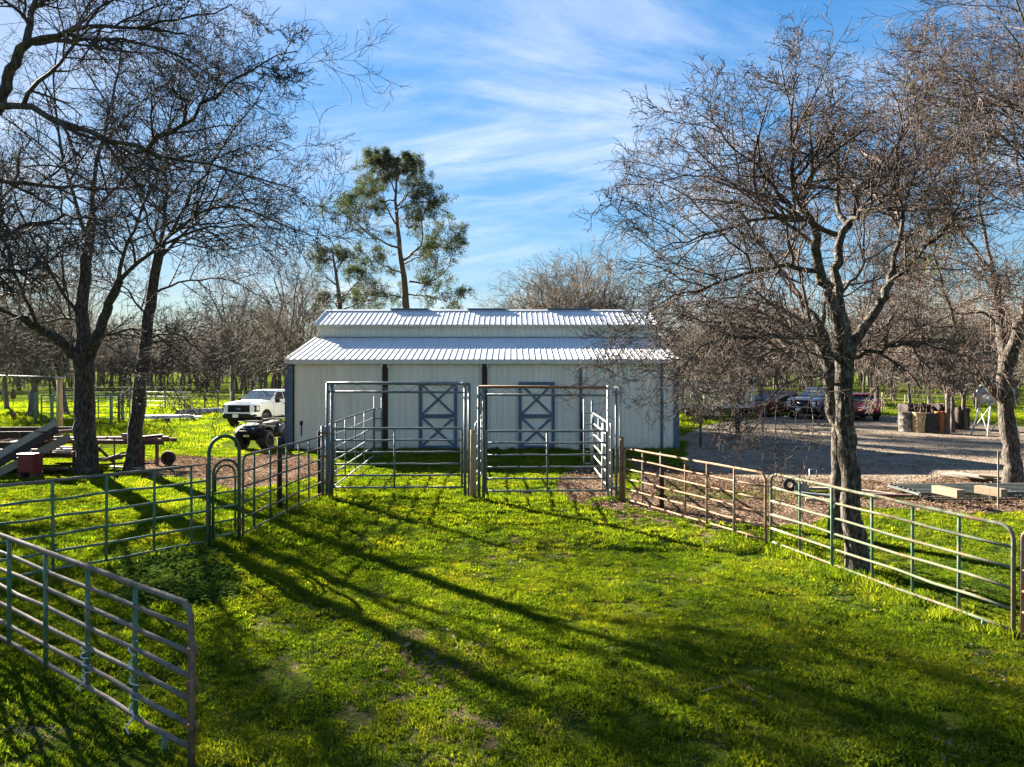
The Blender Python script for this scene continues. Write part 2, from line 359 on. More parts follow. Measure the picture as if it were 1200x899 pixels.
BLOBS = [(*gnd(480, 775), .55, .8), (*gnd(545, 765), .5, .75), (*gnd(440, 820), .5, .6), (*gnd(560, 860), .5, .8), (*gnd(470, 880), .5, .7), (*gnd(520, 800), .6, .5),
         (*gnd(505, 770), .25, .9), (*gnd(400, 700), .3, .4), (*gnd(860, 625), .7, .6), (*gnd(700, 745), .4, .5), (*gnd(760, 612), 1.1, .8), (*gnd(820, 622), .8, .75), (*gnd(1060, 665), .5, .6), (*gnd(1130, 690), .5, .6), (*gnd(345, 775), .22, 1.0), (*gnd(365, 770), .18, .7), (*gnd(304, 658), .25, 1.0),
         (*gnd(580, 640), .8, .5), (*gnd(660, 640), .9, .4), (*gnd(900, 800), .4, .4), (*gnd(780, 700), .6, .4), (*gnd(20, 860), .6, .6), (*gnd(60, 840), .5, .5)]
def dirtness(x, y):
    d = np.zeros(np.shape(x))
    for (bx, by, r, a) in BLOBS: d = np.maximum(d, a * np.exp(-((x - bx) ** 2 + ((y - by) * 0.75) ** 2) / (r * r)))
    n = fbm(x, y, 1.1, 21)
    d = d * .72 * (0.25 + 1.2 * n) + np.clip((fbm(x, y, 2.6, 31) - 0.60) * 1.5, 0, 0.45)
    return np.clip(d, 0, 1)
def hgt(x, y):
    x = np.asarray(x, float); y = np.asarray(y, float)
    m = np.clip((24 - y) / 5, 0, 1) * np.clip((y + 4) / 3, 0, 1) * np.clip((x + 5.6) / 1, 0, 1) * np.clip((3.9 - x + np.clip(11 - y, 0, 3) * .3) / 1, 0, 1)
    return m * ((fbm(x, y, 1.5, 41) - 0.5) * 0.10 + (fbm(x, y, 5.0, 45, 2) - 0.5) * 0.10)

def axis_pts(a, b, st, far, g):
    mid = list(np.arange(a, b + 1e-6, st)); up = []; v = b; s = st
    while v < far: s *= g; v += s; up.append(v)
    dn = []; v = a; s = st
    while v > -far: s *= g; v -= s; dn.append(v)
    return np.array(dn[::-1] + mid + up)
gx = axis_pts(-9, 8, 0.16, 2200, 1.16); gy = axis_pts(2.5, 24, 0.16, 2200, 1.16)
GX, GY = np.meshgrid(gx, gy); nx, ny = len(gx), len(gy)
P = np.stack([GX, GY, hgt(GX, GY)], -1).reshape(-1, 3)
me = bpy.data.meshes.new('ground')
ii = np.arange(nx * ny).reshape(ny, nx)
F = np.stack([ii[:-1, :-1], ii[:-1, 1:], ii[1:, 1:], ii[1:, :-1]], -1).reshape(-1, 4)
def np_mesh(me, V, F, smooth=True):
    k = F.shape[1]
    me.vertices.add(len(V)); me.vertices.foreach_set('co', V.astype(np.float32).ravel())
    me.loops.add(F.size); me.loops.foreach_set('vertex_index', F.astype(np.int32).ravel())
    me.polygons.add(len(F)); me.polygons.foreach_set('loop_start', np.arange(0, F.size, k, dtype=np.int32))
    me.polygons.foreach_set('use_smooth', np.full(len(F), smooth))
    me.update(calc_edges=True); return me
np_mesh(me, P, F)
at = me.attributes.new('dirt', 'FLOAT', 'POINT')
dd = dirtness(P[:, 0], P[:, 1]); dd = np.where(P[:, 1] < 24.5, dd, dd * 0.35); at.data.foreach_set('value', dd.astype(np.float32))

def ground_mat():
    m, t, b = new_mat('meadow_ground'); l = t.links.new
    g = N(t, 'ShaderNodeNewGeometry')
    n1 = N(t, 'ShaderNodeTexNoise', Scale=0.16, Detail=7.0, Roughness=0.6); l(g.outputs['Position'], n1.inputs['Vector'])
    n2 = N(t, 'ShaderNodeTexNoise', Scale=17.0, Detail=8.0, Roughness=0.78); l(g.outputs['Position'], n2.inputs['Vector'])
    a = N(t, 'ShaderNodeMath', operation='MULTIPLY_ADD'); l(n2.outputs['Fac'], a.inputs[0]); a.inputs[1].default_value = 0.75
    s = N(t, 'ShaderNodeMath', operation='MULTIPLY'); l(n1.outputs['Fac'], s.inputs[0]); s.inputs[1].default_value = 0.6
    l(s.outputs[0], a.inputs[2])
    r = N(t, 'ShaderNodeValToRGB'); l(a.outputs[0], r.inputs[0]); e = r.color_ramp.elements
    e[0].position = 0.45; e[0].color = (0.020, 0.030, 0.008, 1); e[1].position = 0.95; e[1].color = (0.20, 0.22, 0.022, 1)  # dark end paints the shade of gaps between tufts into the ground
    q = e.new(0.60); q.color = (0.045, 0.066, 0.011, 1); q = e.new(0.75); q.color = (0.095, 0.125, 0.014, 1)
    n3 = N(t, 'ShaderNodeTexNoise', Scale=14.0, Detail=6.0, Roughness=0.7); l(g.outputs['Position'], n3.inputs['Vector'])
    r3 = N(t, 'ShaderNodeValToRGB'); l(n3.outputs['Fac'], r3.inputs[0]); e = r3.color_ramp.elements
    e[0].position = 0.35; e[0].color = (0.06, 0.042, 0.028, 1); e[1].position = 0.7; e[1].color = (0.21, 0.16, 0.105, 1)
    at = N(t, 'ShaderNodeAttribute', attribute_name='dirt')
    mm = N(t, 'ShaderNodeMath', operation='MULTIPLY_ADD'); l(n3.outputs['Fac'], mm.inputs[0]); mm.inputs[1].default_value = 0.9; mm.inputs[2].default_value = -0.45
    ad = N(t, 'ShaderNodeMath', operation='ADD'); l(mm.outputs[0], ad.inputs[0]); l(at.outputs['Fac'], ad.inputs[1])
    mr = N(t, 'ShaderNodeMapRange', interpolation_type='SMOOTHSTEP'); mr.inputs['From Min'].default_value = 0.16; mr.inputs['From Max'].default_value = 0.5
    l(ad.outputs[0], mr.inputs['Value'])
    mx = N(t, 'ShaderNodeMix', data_type='RGBA'); l(mr.outputs[0], mx.inputs['Factor']); l(r.outputs[0], mx.inputs['A']); l(r3.outputs[0], mx.inputs['B'])
    l(mx.outputs['Result'], b.inputs['Base Color']); b.inputs['Roughness'].default_value = 1.0; b.inputs['Specular IOR Level'].default_value = 0.0
    bp = N(t, 'ShaderNodeBump', Strength=1.0, Distance=0.06); l(n2.outputs['Fac'], bp.inputs['Height']); l(bp.outputs[0], b.inputs['Normal'])
    return m
ground = mesh_obj('ground', me, ground_mat()); tag(ground, kind='structure')

def sheet(name, poly, z, mat):
    tri = tessellate_polygon([[Vector((*p, 0)) for p in poly]])
    m = bpy.data.meshes.new(name); m.from_pydata([(p[0], p[1], z + float(hgt(p[0], p[1]))) for p in poly], [], [tuple(t) for t in tri]); m.update()
    o = mesh_obj(name, m, mat); 
    bm = bmesh.new(); bm.from_mesh(m); bmesh.ops.recalc_face_normals(bm, faces=bm.faces)
    for f in bm.faces:
        if f.normal.z < 0: f.normal_flip()
    bm.to_mesh(m); bm.free()
    return tag(o, kind='structure')
def gravel_mat(name, cols, s1, patch, plo=0.6, phi=0.8):
    m, t, b = new_mat(name); l = t.links.new
    g = N(t, 'ShaderNodeNewGeometry')
    v = N(t, 'ShaderNodeTexVoronoi', Scale=s1); l(g.outputs['Position'], v.inputs['Vector'])
    n = N(t, 'ShaderNodeTexNoise', Scale=1.1, Detail=8.0, Roughness=0.65); l(g.outputs['Position'], n.inputs['Vector'])
    w = N(t, 'ShaderNodeSeparateColor'); l(v.outputs['Color'], w.inputs[0])
    a = N(t, 'ShaderNodeMath', operation='MULTIPLY_ADD'); l(w.outputs[0], a.inputs[0]); a.inputs[1].default_value = 0.6; 
    s = N(t, 'ShaderNodeMath', operation='MULTIPLY_ADD'); l(n.outputs['Fac'], s.inputs[0]); s.inputs[1].default_value = 0.9; s.inputs[2].default_value = -0.25
    l(s.outputs[0], a.inputs[2])
    r = N(t, 'ShaderNodeValToRGB'); l(a.outputs[0], r.inputs[0]); e = r.color_ramp.elements
    e[0].position = 0.1; e[0].color = (*cols[0], 1); e[1].position = 0.9; e[1].color = (*cols[2], 1); q = e.new(0.5); q.color = (*cols[1], 1)
    mp = N(t, 'ShaderNodeMapping'); mp.inputs['Scale'].default_value = (0.16, 0.5, 1); mp.inputs['Rotation'].default_value = (0, 0, R(12)); l(g.outputs['Position'], mp.inputs['Vector'])
    n2 = N(t, 'ShaderNodeTexNoise', Scale=1.4, Detail=7.0, Roughness=0.6); l(mp.outputs[0], n2.inputs['Vector'])
    mr = N(t, 'ShaderNodeMapRange'); mr.inputs['From Min'].default_value = plo; mr.inputs['From Max'].default_value = phi; mr.inputs['To Max'].default_value = 0.75; l(n2.outputs['Fac'], mr.inputs['Value'])
    mx = N(t, 'ShaderNodeMix', data_type='RGBA'); l(mr.outputs[0], mx.inputs['Factor']); l(r.outputs[0], mx.inputs['A']); mx.inputs['B'].default_value = (*patch, 1)
    l(mx.outputs['Result'], b.inputs['Base Color']); b.inputs['Roughness'].default_value = 0.9; b.inputs['Specular IOR Level'].default_value = 0.0
    bp = N(t, 'ShaderNodeBump', Strength=0.9, Distance=0.03); l(v.outputs['Distance'], bp.inputs['Height']); l(bp.outputs[0], b.inputs['Normal'])
    return m
gm = gravel_mat('gravel', [(0.10, 0.082, 0.065), (0.19, 0.155, 0.12), (0.31, 0.255, 0.20)], 16, (0.13, 0.12, 0.045))
mu = gravel_mat('leaf_mulch', [(0.05, 0.034, 0.026), (0.13, 0.092, 0.068), (0.25, 0.19, 0.145)], 14, (0.10, 0.075, 0.05))
sheet('gravel_yard', YARD, 0.006, gm)
sheet('mulch_strip', MULCH_R, 0.011, mu)
sheet('mulch_patch', MULCH_L, 0.008, mu)
sheet('bare_soil', PEN_DIRT, 0.012, mu)

# ------------------------------------------------------------------ ground cover (stuff, geometry nodes)
def tuft_mesh(name, nb, rad, h, w, seed, lean=0.6, broad=False):
    r = np.random.default_rng(seed); V = []; Fc = []
    for i in range(nb):
        a = r.uniform(0, 6.283); d = rad * math.sqrt(r.uniform(0, 1)); b = Vector((d * math.cos(a), d * math.sin(a), -0.01))
        az = r.uniform(0, 6.283); hh = h * r.uniform(0.5, 1.15); ln = lean * hh * r.uniform(0.3, 1.2)
        dr = Vector((math.cos(az), math.sin(az), 0)); sd = Vector((-dr.y, dr.x, 0)) * w * r.uniform(.7, 1.3)
        k = len(V)
        if broad:
            c = b + Vector((0, 0, hh)) + dr * ln; dn = dr * hh * 0.0 + dr * w * 2.6 + Vector((0, 0, r.uniform(-.4, .5) * w * 2))
            V += [c, c + dn * .5 + sd, c + dn, c + dn * .5 - sd]; Fc += [(k, k + 1, k + 2), (k, k + 2, k + 3)]
        else:
            m_ = b + Vector((0, 0, hh * .6)) + dr * ln * .35; tp = b + Vector((0, 0, hh)) + dr * ln
            V += [b - sd, b + sd, m_ + sd * .8, m_ - sd * .8, tp]; Fc += [(k, k + 1, k + 2), (k, k + 2, k + 3), (k + 3, k + 2, k + 4)]
    m = bpy.data.meshes.new(name); np_mesh(m, np.array([tuple(v) for v in V]), np.array(Fc)); return m
def scatter(name, pts, scl, coll):
    me = bpy.data.meshes.new(name); n = len(pts)
    me.vertices.add(n); me.vertices.foreach_set('co', np.asarray(pts, np.float32).ravel())
    a = me.attributes.new('scl', 'FLOAT', 'POINT'); a.data.foreach_set('value', np.asarray(scl, np.float32))
    a = me.attributes.new('rot', 'FLOAT_VECTOR', 'POINT'); rr = np.zeros((n, 3), np.float32); rr[:, 2] = rng.uniform(0, 6.283, n); rr[:, :2] = rng.normal(0, .12, (n, 2)); a.data.foreach_set('vector', rr.ravel())
    a = me.attributes.new('pick', 'INT', 'POINT'); a.data.foreach_set('value', rng.integers(0, len(coll.objects), n).astype(np.int32))
    o = bpy.data.objects.new(name, me); COL.objects.link(o)
    ng = bpy.data.node_groups.new(name, 'GeometryNodeTree')
    ng.interface.new_socket('Geometry', in_out='INPUT', socket_type='NodeSocketGeometry'); ng.interface.new_socket('Geometry', in_out='OUTPUT', socket_type='NodeSocketGeometry')
    gi = ng.nodes.new('NodeGroupInput'); go = ng.nodes.new('NodeGroupOutput')
    ci = ng.nodes.new('GeometryNodeCollectionInfo'); ci.inputs['Collection'].default_value = coll; ci.inputs['Separate Children'].default_value = True; ci.inputs['Reset Children'].default_value = True
    ip = ng.nodes.new('GeometryNodeInstanceOnPoints'); ip.inputs['Pick Instance'].default_value = True
    def attr(nm, ty):
        q = ng.nodes.new('GeometryNodeInputNamedAttribute'); q.data_type = ty; q.inputs['Name'].default_value = nm
        return q.outputs['Attribute']
    lk = ng.links.new
    lk(gi.outputs[0], ip.inputs['Points']); lk(ci.outputs[0], ip.inputs['Instance'])
    lk(attr('scl', 'FLOAT'), ip.inputs['Scale']); lk(attr('pick', 'INT'), ip.inputs['Instance Index'])
    er = ng.nodes.new('FunctionNodeEulerToRotation'); lk(attr('rot', 'FLOAT_VECTOR'), er.inputs[0]); lk(er.outputs[0], ip.inputs['Rotation'])
    lk(ip.outputs[0], go.inputs[0])
    md = o.modifiers.new('scatter', 'NODES'); md.node_group = ng
    return o
def source(name, meshes, mat):
    c = bpy.data.collections.new(name)
    for i, m in enumerate(meshes):
        m.materials.append(mat); c.objects.link(bpy.data.objects.new(name, m))
    return c
SRC_GRASS = source('grass_tuft', [tuft_mesh('tuft', 46, 0.075, 0.046, 0.0058, i, 1.1) for i in range(5)], M['grass'])
SRC_LONG = source('long_tuft', [tuft_mesh('long_tuft', 40, 0.15, 0.15, 0.006, 20 + i, 0.7) for i in range(3)], M['grass'])
SRC_WEED = source('weed_tuft', [tuft_mesh('weed', 34, 0.10, 0.042, 0.0085, 40 + i, 0.4, True) for i in range(4)], M['clover'])
SRC_FIELD = source('field_tuft', [tuft_mesh('field_tuft', 36, 0.38, 0.16, 0.018, 60 + i, 0.7) for i in range(4)], M['grass'])
def chip_mesh(name, seed, n=16, rad=0.22, s=0.03):
    r = np.random.default_rng(seed); V = []; Fc = []
    for i in range(n):
        c = Vector((r.normal(0, rad * .6), r.normal(0, rad * .6), 0.008 + r.uniform(0, .02))); u = Vector((r.normal(), r.normal(), r.normal() * .45)).normalized() * s * r.uniform(.5, 1.4)
        v = u.cross(Vector((r.normal() * .5, r.normal() * .5, 1))).normalized() * s * r.uniform(.3, .7); k = len(V)
        V += [c - u, c + v, c + u, c - v]; Fc.append((k, k + 1, k + 2, k + 3))
    m = bpy.data.meshes.new(name); np_mesh(m, np.array([tuple(v) for v in V]), np.array(Fc), False); return m
M['chip'] = leafy('leaf_chip', [(0.07, 0.042, 0.03), (0.17, 0.115, 0.08), (0.33, 0.25, 0.185)], trans=0.15, tcol=(1.2, 1.0, .7), scale=9)
SRC_CHIP = source('chips', [chip_mesh('chips', 80 + i) for i in range(4)], M['chip'])

def barnmask(x, y): return (x > BARN_X0 - .1) & (x < BARN_X1 + .1) & (y > BARN_Y0 - .1) & (y < BARN_Y1 + .1)
def bare(x, y): return inpoly(x, y, YARD) | inpoly(x, y, MULCH_R) | inpoly(x, y, MULCH_L) | inpoly(x, y, PEN_DIRT) | barnmask(x, y)
def spread(n, y0, y1, margin=2.5):
    # area-uniform over the widening view wedge
    y = np.sqrt(rng.uniform(y0 ** 2, y1 ** 2, n)); x = rng.uniform(-1, 1, n) * (y * 0.76 + margin)
    return x, y
def put(x, y): return np.stack([x, y, hgt(x, y)], -1)
pts = []; sc = []
for (n, y0, y1, s) in ((60000, 3.4, 11, .95), (60000, 11, 26, 1.35)):
    x, y = spread(n, y0, y1); d = dirtness(x, y); k = ~bare(x, y) & (rng.uniform(0, 1, n) > d * .85) & (fbm(x, y, 0.26, 77, 2) > 0.33)
    x, y, d = x[k], y[k], d[k]; pts.append(put(x, y)); lush = fbm(x, y, 2.2, 61)
    sc.append(s * rng.uniform(.6, 1.15, len(x)) * (0.35 + .9 * lush + .55 * fbm(x, y, .30, 177, 2)) * (1 - .5 * d) * np.where((x < -3) & (y < 14), 1.35, 1.0))
tag(scatter('grass', np.concatenate(pts), np.concatenate(sc), SRC_GRASS), 'short bright green winter grass over the lawn', 'grass', kind='stuff')
x, y = spread(30000, 3.6, 25); w = fbm(x, y, 1.3, 91); k = ~bare(x, y) & (w > 0.42) & (dirtness(x, y) < .5)
x2, y2 = np.array([gnd(rng.uniform(150, 260), rng.uniform(648, 705)) for i in range(420)]).T
x3, y3 = np.array([gnd(rng.uniform(880, 1190), rng.uniform(640, 720)) for i in range(300)]).T
x = np.concatenate([x[k], x2, x3]); y = np.concatenate([y[k], y2, y3])
tag(scatter('weeds', put(x, y), np.concatenate([rng.uniform(.5, 1.2, len(x) - 720), rng.uniform(1.6, 3.0, 420), rng.uniform(.8, 1.6, 300)]), SRC_WEED), 'low broad leaved weeds in darker clumps across the lawn', 'weeds', kind='stuff')
x, y = spread(16000, 3.6, 25); d = dirtness(x, y); k = ~bare(x, y) & ((d > .22) | (fbm(x, y, 1.7, 131) > .62)) & (rng.uniform(0, 1, 16000) < .55)
SRC_DRY = source('dry_tuft', [tuft_mesh('dry_tuft', 22, 0.12, 0.05, 0.005, 140 + i, 1.6) for i in range(3)], M['dry'])
tag(scatter('dead_grass', put(x[k], y[k]), rng.uniform(.5, 1.1, k.sum()), SRC_DRY), 'straw coloured dead grass mixed through the worn lawn', 'dead grass', kind='stuff')
# longer grass along fence feet, posts and edges
ex = []
def along(a, b, n, wd=.15):
    t = rng.uniform(0, 1, n); ex.append(np.stack([a[0] + (b[0] - a[0]) * t + rng.normal(0, wd, n), a[1] + (b[1] - a[1]) * t + rng.normal(0, wd, n)], -1))
along((4.2, 11.4), (5.5, 7.3), 130); along((-4.97, 11.2), (-8.2, 7.7), 160); along((-4.7, 11.7), (-4.4, 16), 90); along((-4.2, 16.0), (-1.0, 15.8), 60); along((-.7, 15.7), (2.4, 15.5), 60)
along((-5.2, 11.6), (-4.6, 11.1), 60, .3); along((4.6, 9.9), (5.2, 9.6), 50, .2); along((-8.4, 25.6), (6, 25.6), 170, .12)
x, y = spread(1500, 4, 24); k = (fbm(x, y, 1.0, 97) > .74) & ~bare(x, y); ex.append(np.stack([x[k], y[k]], -1))
ex = np.concatenate(ex); kk = ~barnmask(ex[:, 0], ex[:, 1]); ex = ex[kk]
tag(scatter('long_grass', put(ex[:, 0], ex[:, 1]), rng.uniform(.5, 1.1, len(ex)), SRC_LONG), 'longer grass tufts at the fence feet and wall', 'grass', kind='stuff')
x, y = spread(15000, 26, 70, 4); k = ~bare(x, y) & (fbm(x, y, 3.0, 111) > .38)
tag(scatter('field_grass', put(x[k], y[k]), rng.uniform(.5, 1.1, k.sum()), SRC_FIELD), 'bright grass tufts in the fields behind the barn', 'grass', kind='stuff')
ch = []
for poly, n in ((MULCH_R, 2600), (MULCH_L, 900), (PEN_DIRT, 500), (YARD, 1200)):
    pa = np.array(poly); a = rng.uniform(0, 1, (n * 3, 2)) * (pa.max(0) - pa.min(0)) + pa.min(0); k = inpoly(a[:, 0], a[:, 1], poly); ch.append(a[k][:n])
x, y = spread(5000, 4, 24); k = (rng.uniform(0, 1, 5000) < dirtness(x, y) * .55); ch.append(np.stack([x[k], y[k]], -1))
ch = np.concatenate(ch); ch = ch[~barnmask(ch[:, 0], ch[:, 1])]
tag(scatter('leaf_litter', np.concatenate([ch, (hgt(ch[:, 0], ch[:, 1]) + .008)[:, None]], 1), rng.uniform(.6, 1.3, len(ch)), SRC_CHIP), 'brown dead leaves and wood chips on the bare strips', 'leaf litter', kind='stuff')
# ------------------------------------------------------------------ barn
def barn():
    cx, cy = (BARN_X0 + BARN_X1) / 2, (BARN_Y0 + BARN_Y1) / 2
    B = empty('barn', (cx, cy, 0), 0, 'pale metal barn with stepped ribbed roof and blue trimmed stall doors', 'barn')
    hw = (BARN_X1 - BARN_X0) / 2; hd = (BARN_Y1 - BARN_Y0) / 2
    EH, WH0, WH1, RH = 3.36, 4.36, 5.0, 5.72          # eave, shed top, clerestory top, ridge
    yc = 1.85                                        # half depth of the raised centre
    NS = 16; sw = 2 * hw / NS; rp = sw / 4
    def ribsheet(w, length, tilt, rib=0.019, off=0.0, depth=0.012, rw2=.016):
        """sheet in local (x across, s along), ribs running along s; tilt is the rise of s (0 = flat roof plane, pi/2 = wall)"""
        m = MB(); prof = []
        n = 4; p = w / n
        prof.append((0.0, 0.0))
        for i in range(n):
            c = (i + .5) * p
            prof += [(c - rw2, 0), (c - rw2 * .45, rib), (c + rw2 * .45, rib), (c + rw2, 0)]
        prof.append((w, 0.0))
        d = Vector((0, math.cos(tilt), math.sin(tilt))); nrm = Vector((0, -math.sin(tilt), math.cos(tilt)))
        vs = []
        for (x, h) in prof:
            a = Vector((x, 0, 0)) + nrm * h; vs += [a, a + d * length]
        for (x, h) in prof:
            a = Vector((x, 0, 0)) - nrm * depth; vs += [a, a + d * length]
        q = len(prof) * 2
        fs = []
        for i in range(len(prof) - 1):
            a = i * 2; fs.append((a, a + 2, a + 3, a + 1)); fs.append((q + a, q + a + 1, q + a + 3, q + a + 2))
            fs.append((a, q + a, q + a + 2, a + 2)); fs.append((a + 1, a + 3, q + a + 3, q + a + 1))
        fs.append((0, 1, q + 1, q)); e = (len(prof) - 1) * 2; fs.append((e, q + e, q + e + 1, e + 1))
        m.add(vs, fs, 0); return m.mesh('sheet')
    def row(name, me, mat, x0, y, z, n=NS, rz=0.0, step=sw, ax='x'):
        me.materials.append(mat)
        for i in range(n):
            inst(name, me, B, (x0 + i * step, y, z) if ax == 'x' else (x0, y + i * step, z), (0, 0, rz))
    # front and back walls: ribbed sheets standing up. wall tilt: s goes up, rib normal towards -y
    wall = ribsheet(sw - .002, EH - .06, R(90), rib=.022, rw2=.03)
    row('wall_panel', wall, M['siding'], -hw, -hd, .06)
    wallb = ribsheet(sw - .002, EH - .06, R(90), rib=.022, rw2=.03)
    row('wall_panel', wallb, M['siding'], hw, hd, .06, step=-sw, rz=math.pi)
    # clerestory
    cl = ribsheet(sw - .002, WH1 - WH0 + .1, R(90), rib=.022, rw2=.03); row('clerestory_panel', cl, M['siding'], -hw, -yc, WH0 - .1)
    cl2 = ribsheet(sw - .002, WH1 - WH0 + .1, R(90), rib=.022, rw2=.03); row('clerestory_panel', cl2, M['siding'], hw, yc, WH0 - .1, step=-sw, rz=math.pi)
    # roofs
    oh = .16; rise = (WH0 - EH) / (hd - yc); tl = math.atan(rise); ll = (hd - yc + oh) / math.cos(tl)
    rx0 = -hw - .09; rw = (2 * hw + .18) / NS
    lo = ribsheet(rw - .001, ll - .015, tl, rib=.02); row('roof_panel', lo, M['roof'], rx0, -hd - oh, EH - oh * rise + .09, step=rw)
    lo2 = ribsheet(rw - .001, ll - .015, tl, rib=.02); row('roof_panel', lo2, M['roof'], -rx0, hd + oh, EH - oh * rise + .09, step=-rw, rz=math.pi)
    tu = math.atan((RH - WH1) / yc); lu = (yc + .22) / math.cos(tu)
    up = ribsheet(rw - .001, lu, tu, rib=.012); row('roof_panel', up, M['roof'], rx0, -yc - .22, WH1 - .22 * math.tan(tu) + .07, step=rw)
    up2 = ribsheet(rw - .001, lu, tu, rib=.02); row('roof_panel', up2, M['roof'], -rx0, yc + .22, WH1 - .22 * math.tan(tu) + .07, step=-rw, rz=math.pi)
    # gables: solid outline, ribs as narrow battens
    prof = [(-hd + .012, 0.0), (-hd + .012, EH), (-yc + .012, WH0), (-yc + .012, WH1), (0, RH + .02), (yc - .012, WH1), (yc - .012, WH0), (hd - .012, EH), (hd - .012, 0)]
    def top(y):
        y = abs(y)
        return (RH - (RH - WH1) * y / yc) if y < yc else (WH0 - (WH0 - EH) * (y - yc) / (hd - yc))
    for sx in (-1, 1):
        m = MB(); x = sx * (hw - .02)
        vs = [(x, y, z) for y, z in prof] + [(x - sx * .06, y, z) for y, z in prof]; n = len(prof)
        fs = [tuple(range(n)), tuple(range(2 * n - 1, n - 1, -1))] + [(i, (i + 1) % n, n + (i + 1) % n, n + i) for i in range(n)]
        m.add(vs, fs)
        k = int(2 * hd / rp)
        for i in range(k):
            y = -hd + .12 + i * rp; m.bar((x, y, .03), (x, y, top(y) - .03), .035, .028, up=(0, 1, 0))
        m.build('gable_wall', M['siding'], B)
        # roller door opening on the gable (dark) with trim
        m = MB(); m.box((sx * (hw + .012), 0, 1.6), (.04, 3.0, 3.2)); m.build('gable_door', M['trim_pale'], B, bevel=.01)
        for s2 in (-1, 1):
            m = MB(); m.bar((sx * (hw + .045), s2 * (hd - .05), 0), (sx * (hw + .045), s2 * (hd - .05), EH + .02), .12, .10, up=(0, 1, 0)); m.build('corner_trim', M['trim_blue'], B)
        m = MB()
        for s2 in (-1, 1):
            m.bar((sx * (hw + .055), s2 * (hd + oh - .02), EH + .0), (sx * (hw + .055), s2 * yc, WH0 + .02), .05, .16)
            m.bar((sx * (hw + .055), s2 * (yc + .2), WH1 - .06), (sx * (hw + .055), 0, RH + .02), .05, .16)
        m.build('rake_trim', M['trim_pale'], B)
    # eave fascia / gutters
    for sy in (-1, 1):
        m = MB(); m.box((0, sy * (hd + .10), EH - .045), (2 * hw + .16, .11, .17)); m.build('gutter', M['trim_pale'], B, bevel=.015)
        m = MB(); m.box((0, sy * (yc + .16), WH1 - .055), (2 * hw + .14, .05, .09)); m.build('upper_fascia', M['trim_pale'], B)
        m = MB(); m.box((0, sy * (yc + .07), WH0 + .115), (2 * hw, .10, .03)); m.build('flashing', M['roof'], B)
    m = MB()
    tz = math.tan(tu)
    for s2 in (-1, 1):
        z0, z1 = RH + .070 - .19 * tz + .022, RH + .070 + .022
        m.loft([[(x, s2 * .19, z0), (x, 0, z1), (x, 0, z1 + .012), (x, s2 * .19, z0 + .012)] for x in (-hw - .09, hw + .09)], smooth=False)
    m.build('ridge_cap', M['roof'], B)
    for px0, px1 in ((458, 502), (548, 593), (641, 690)):
        x0 = (px0 - 600) / 800 * 31.5 - cx; x1 = (px1 - 600) / 800 * 31.5 - cx
        m = MB(); m.box(((x0 + x1) / 2, 0, RH + .10), (x1 - x0, .26, .05)); m.box(((x0 + x1) / 2, 0, RH + .135), (x1 - x0 + .06, .30, .022))
        m.build('ridge_vent', M['trim_blue'], B, bevel=.012)
    # foundation and front details
    m = MB(); m.box((0, 0, .04), (2 * hw + .02, 2 * hd + .05, .1)); m.build('footing', M['trim_pale'], B)
    fx = lambda p: (p - 600) / 800 * 25.8 - cx
    yf = -hd - .02
    m = MB(); m.bar((fx(339.5), yf - .02, 0), (fx(339.5), yf - .02, EH - .14), .155, .05, up=(0, 1, 0)); m.build('corner_trim', M['trim_blue'], B)
    m = MB(); m.bar((fx(344), yf - .005, .05), (fx(344), yf - .005, EH - .14), .07, .03, up=(0, 1, 0)); m.build('gap', M['dark'], B)
    m = MB(); m.bar((fx(791), yf - .02, 0), (fx(791), yf - .02, EH - .14), .14, .05, up=(0, 1, 0)); m.build('corner_trim', M['trim_blue'], B)
    m = MB(); m.bar((fx(775.5), yf - .01, .05), (fx(775.5), yf - .01, EH - .14), .10, .04, up=(0, 1, 0)); m.build('downspout', M['trim_blue'], B, bevel=.01)
    for p in (451.8, 568):
        m = MB(); m.bar((fx(p), yf - .04, 0), (fx(p), yf - .04, EH - .13), .20, .11, up=(0, 1, 0)); o = m.build('post', M['dark_wood'], B, bevel=.012)
        for s2 in (-1, 1):
            m = MB(); m.box((fx(p) + s2 * .12, yf - .07, EH - .21), (.05, .12, .12)); m.build('bracket', M['trim_pale'], o)
    m = MB(); m.bar((fx(680.5), yf - .035, 0), (fx(680.5), yf - .035, EH - .13), .10, .09, up=(0, 1, 0)); m.build('downspout', M['trim_blue'], B, bevel=.012)
    m = MB(); m.bar((fx(682.5), yf - .05, .02), (fx(682.5), yf - .05, 1.45), .15, .07, up=(0, 1, 0)); m.build('dark_strip', M['dark'], B)  # dark strip over the lower part of the downspout
    m = MB(); m.box((fx(353.5), yf - .02, 1.0), (.10, .06, .16)); m.box((fx(353.5), yf - .012, .72), (.03, .03, .42)); m.build('latch', M['dark'], B)
    m = MB(); x0, x1, z0, z1 = fx(392), fx(411), 1.05, 2.1
    for a, b in (((x0, z1), (x1, z1)), ((x0, z0), (x1, z0)), ((x0, z0), (x0, z1)), ((x1, z0), (x1, z1))): m.bar((a[0], yf - .008, a[1]), (b[0], yf - .008, b[1]), .025, .02, up=(0, 1, 0))
    m.build('hatch_outline', M['trim_pale'], B)
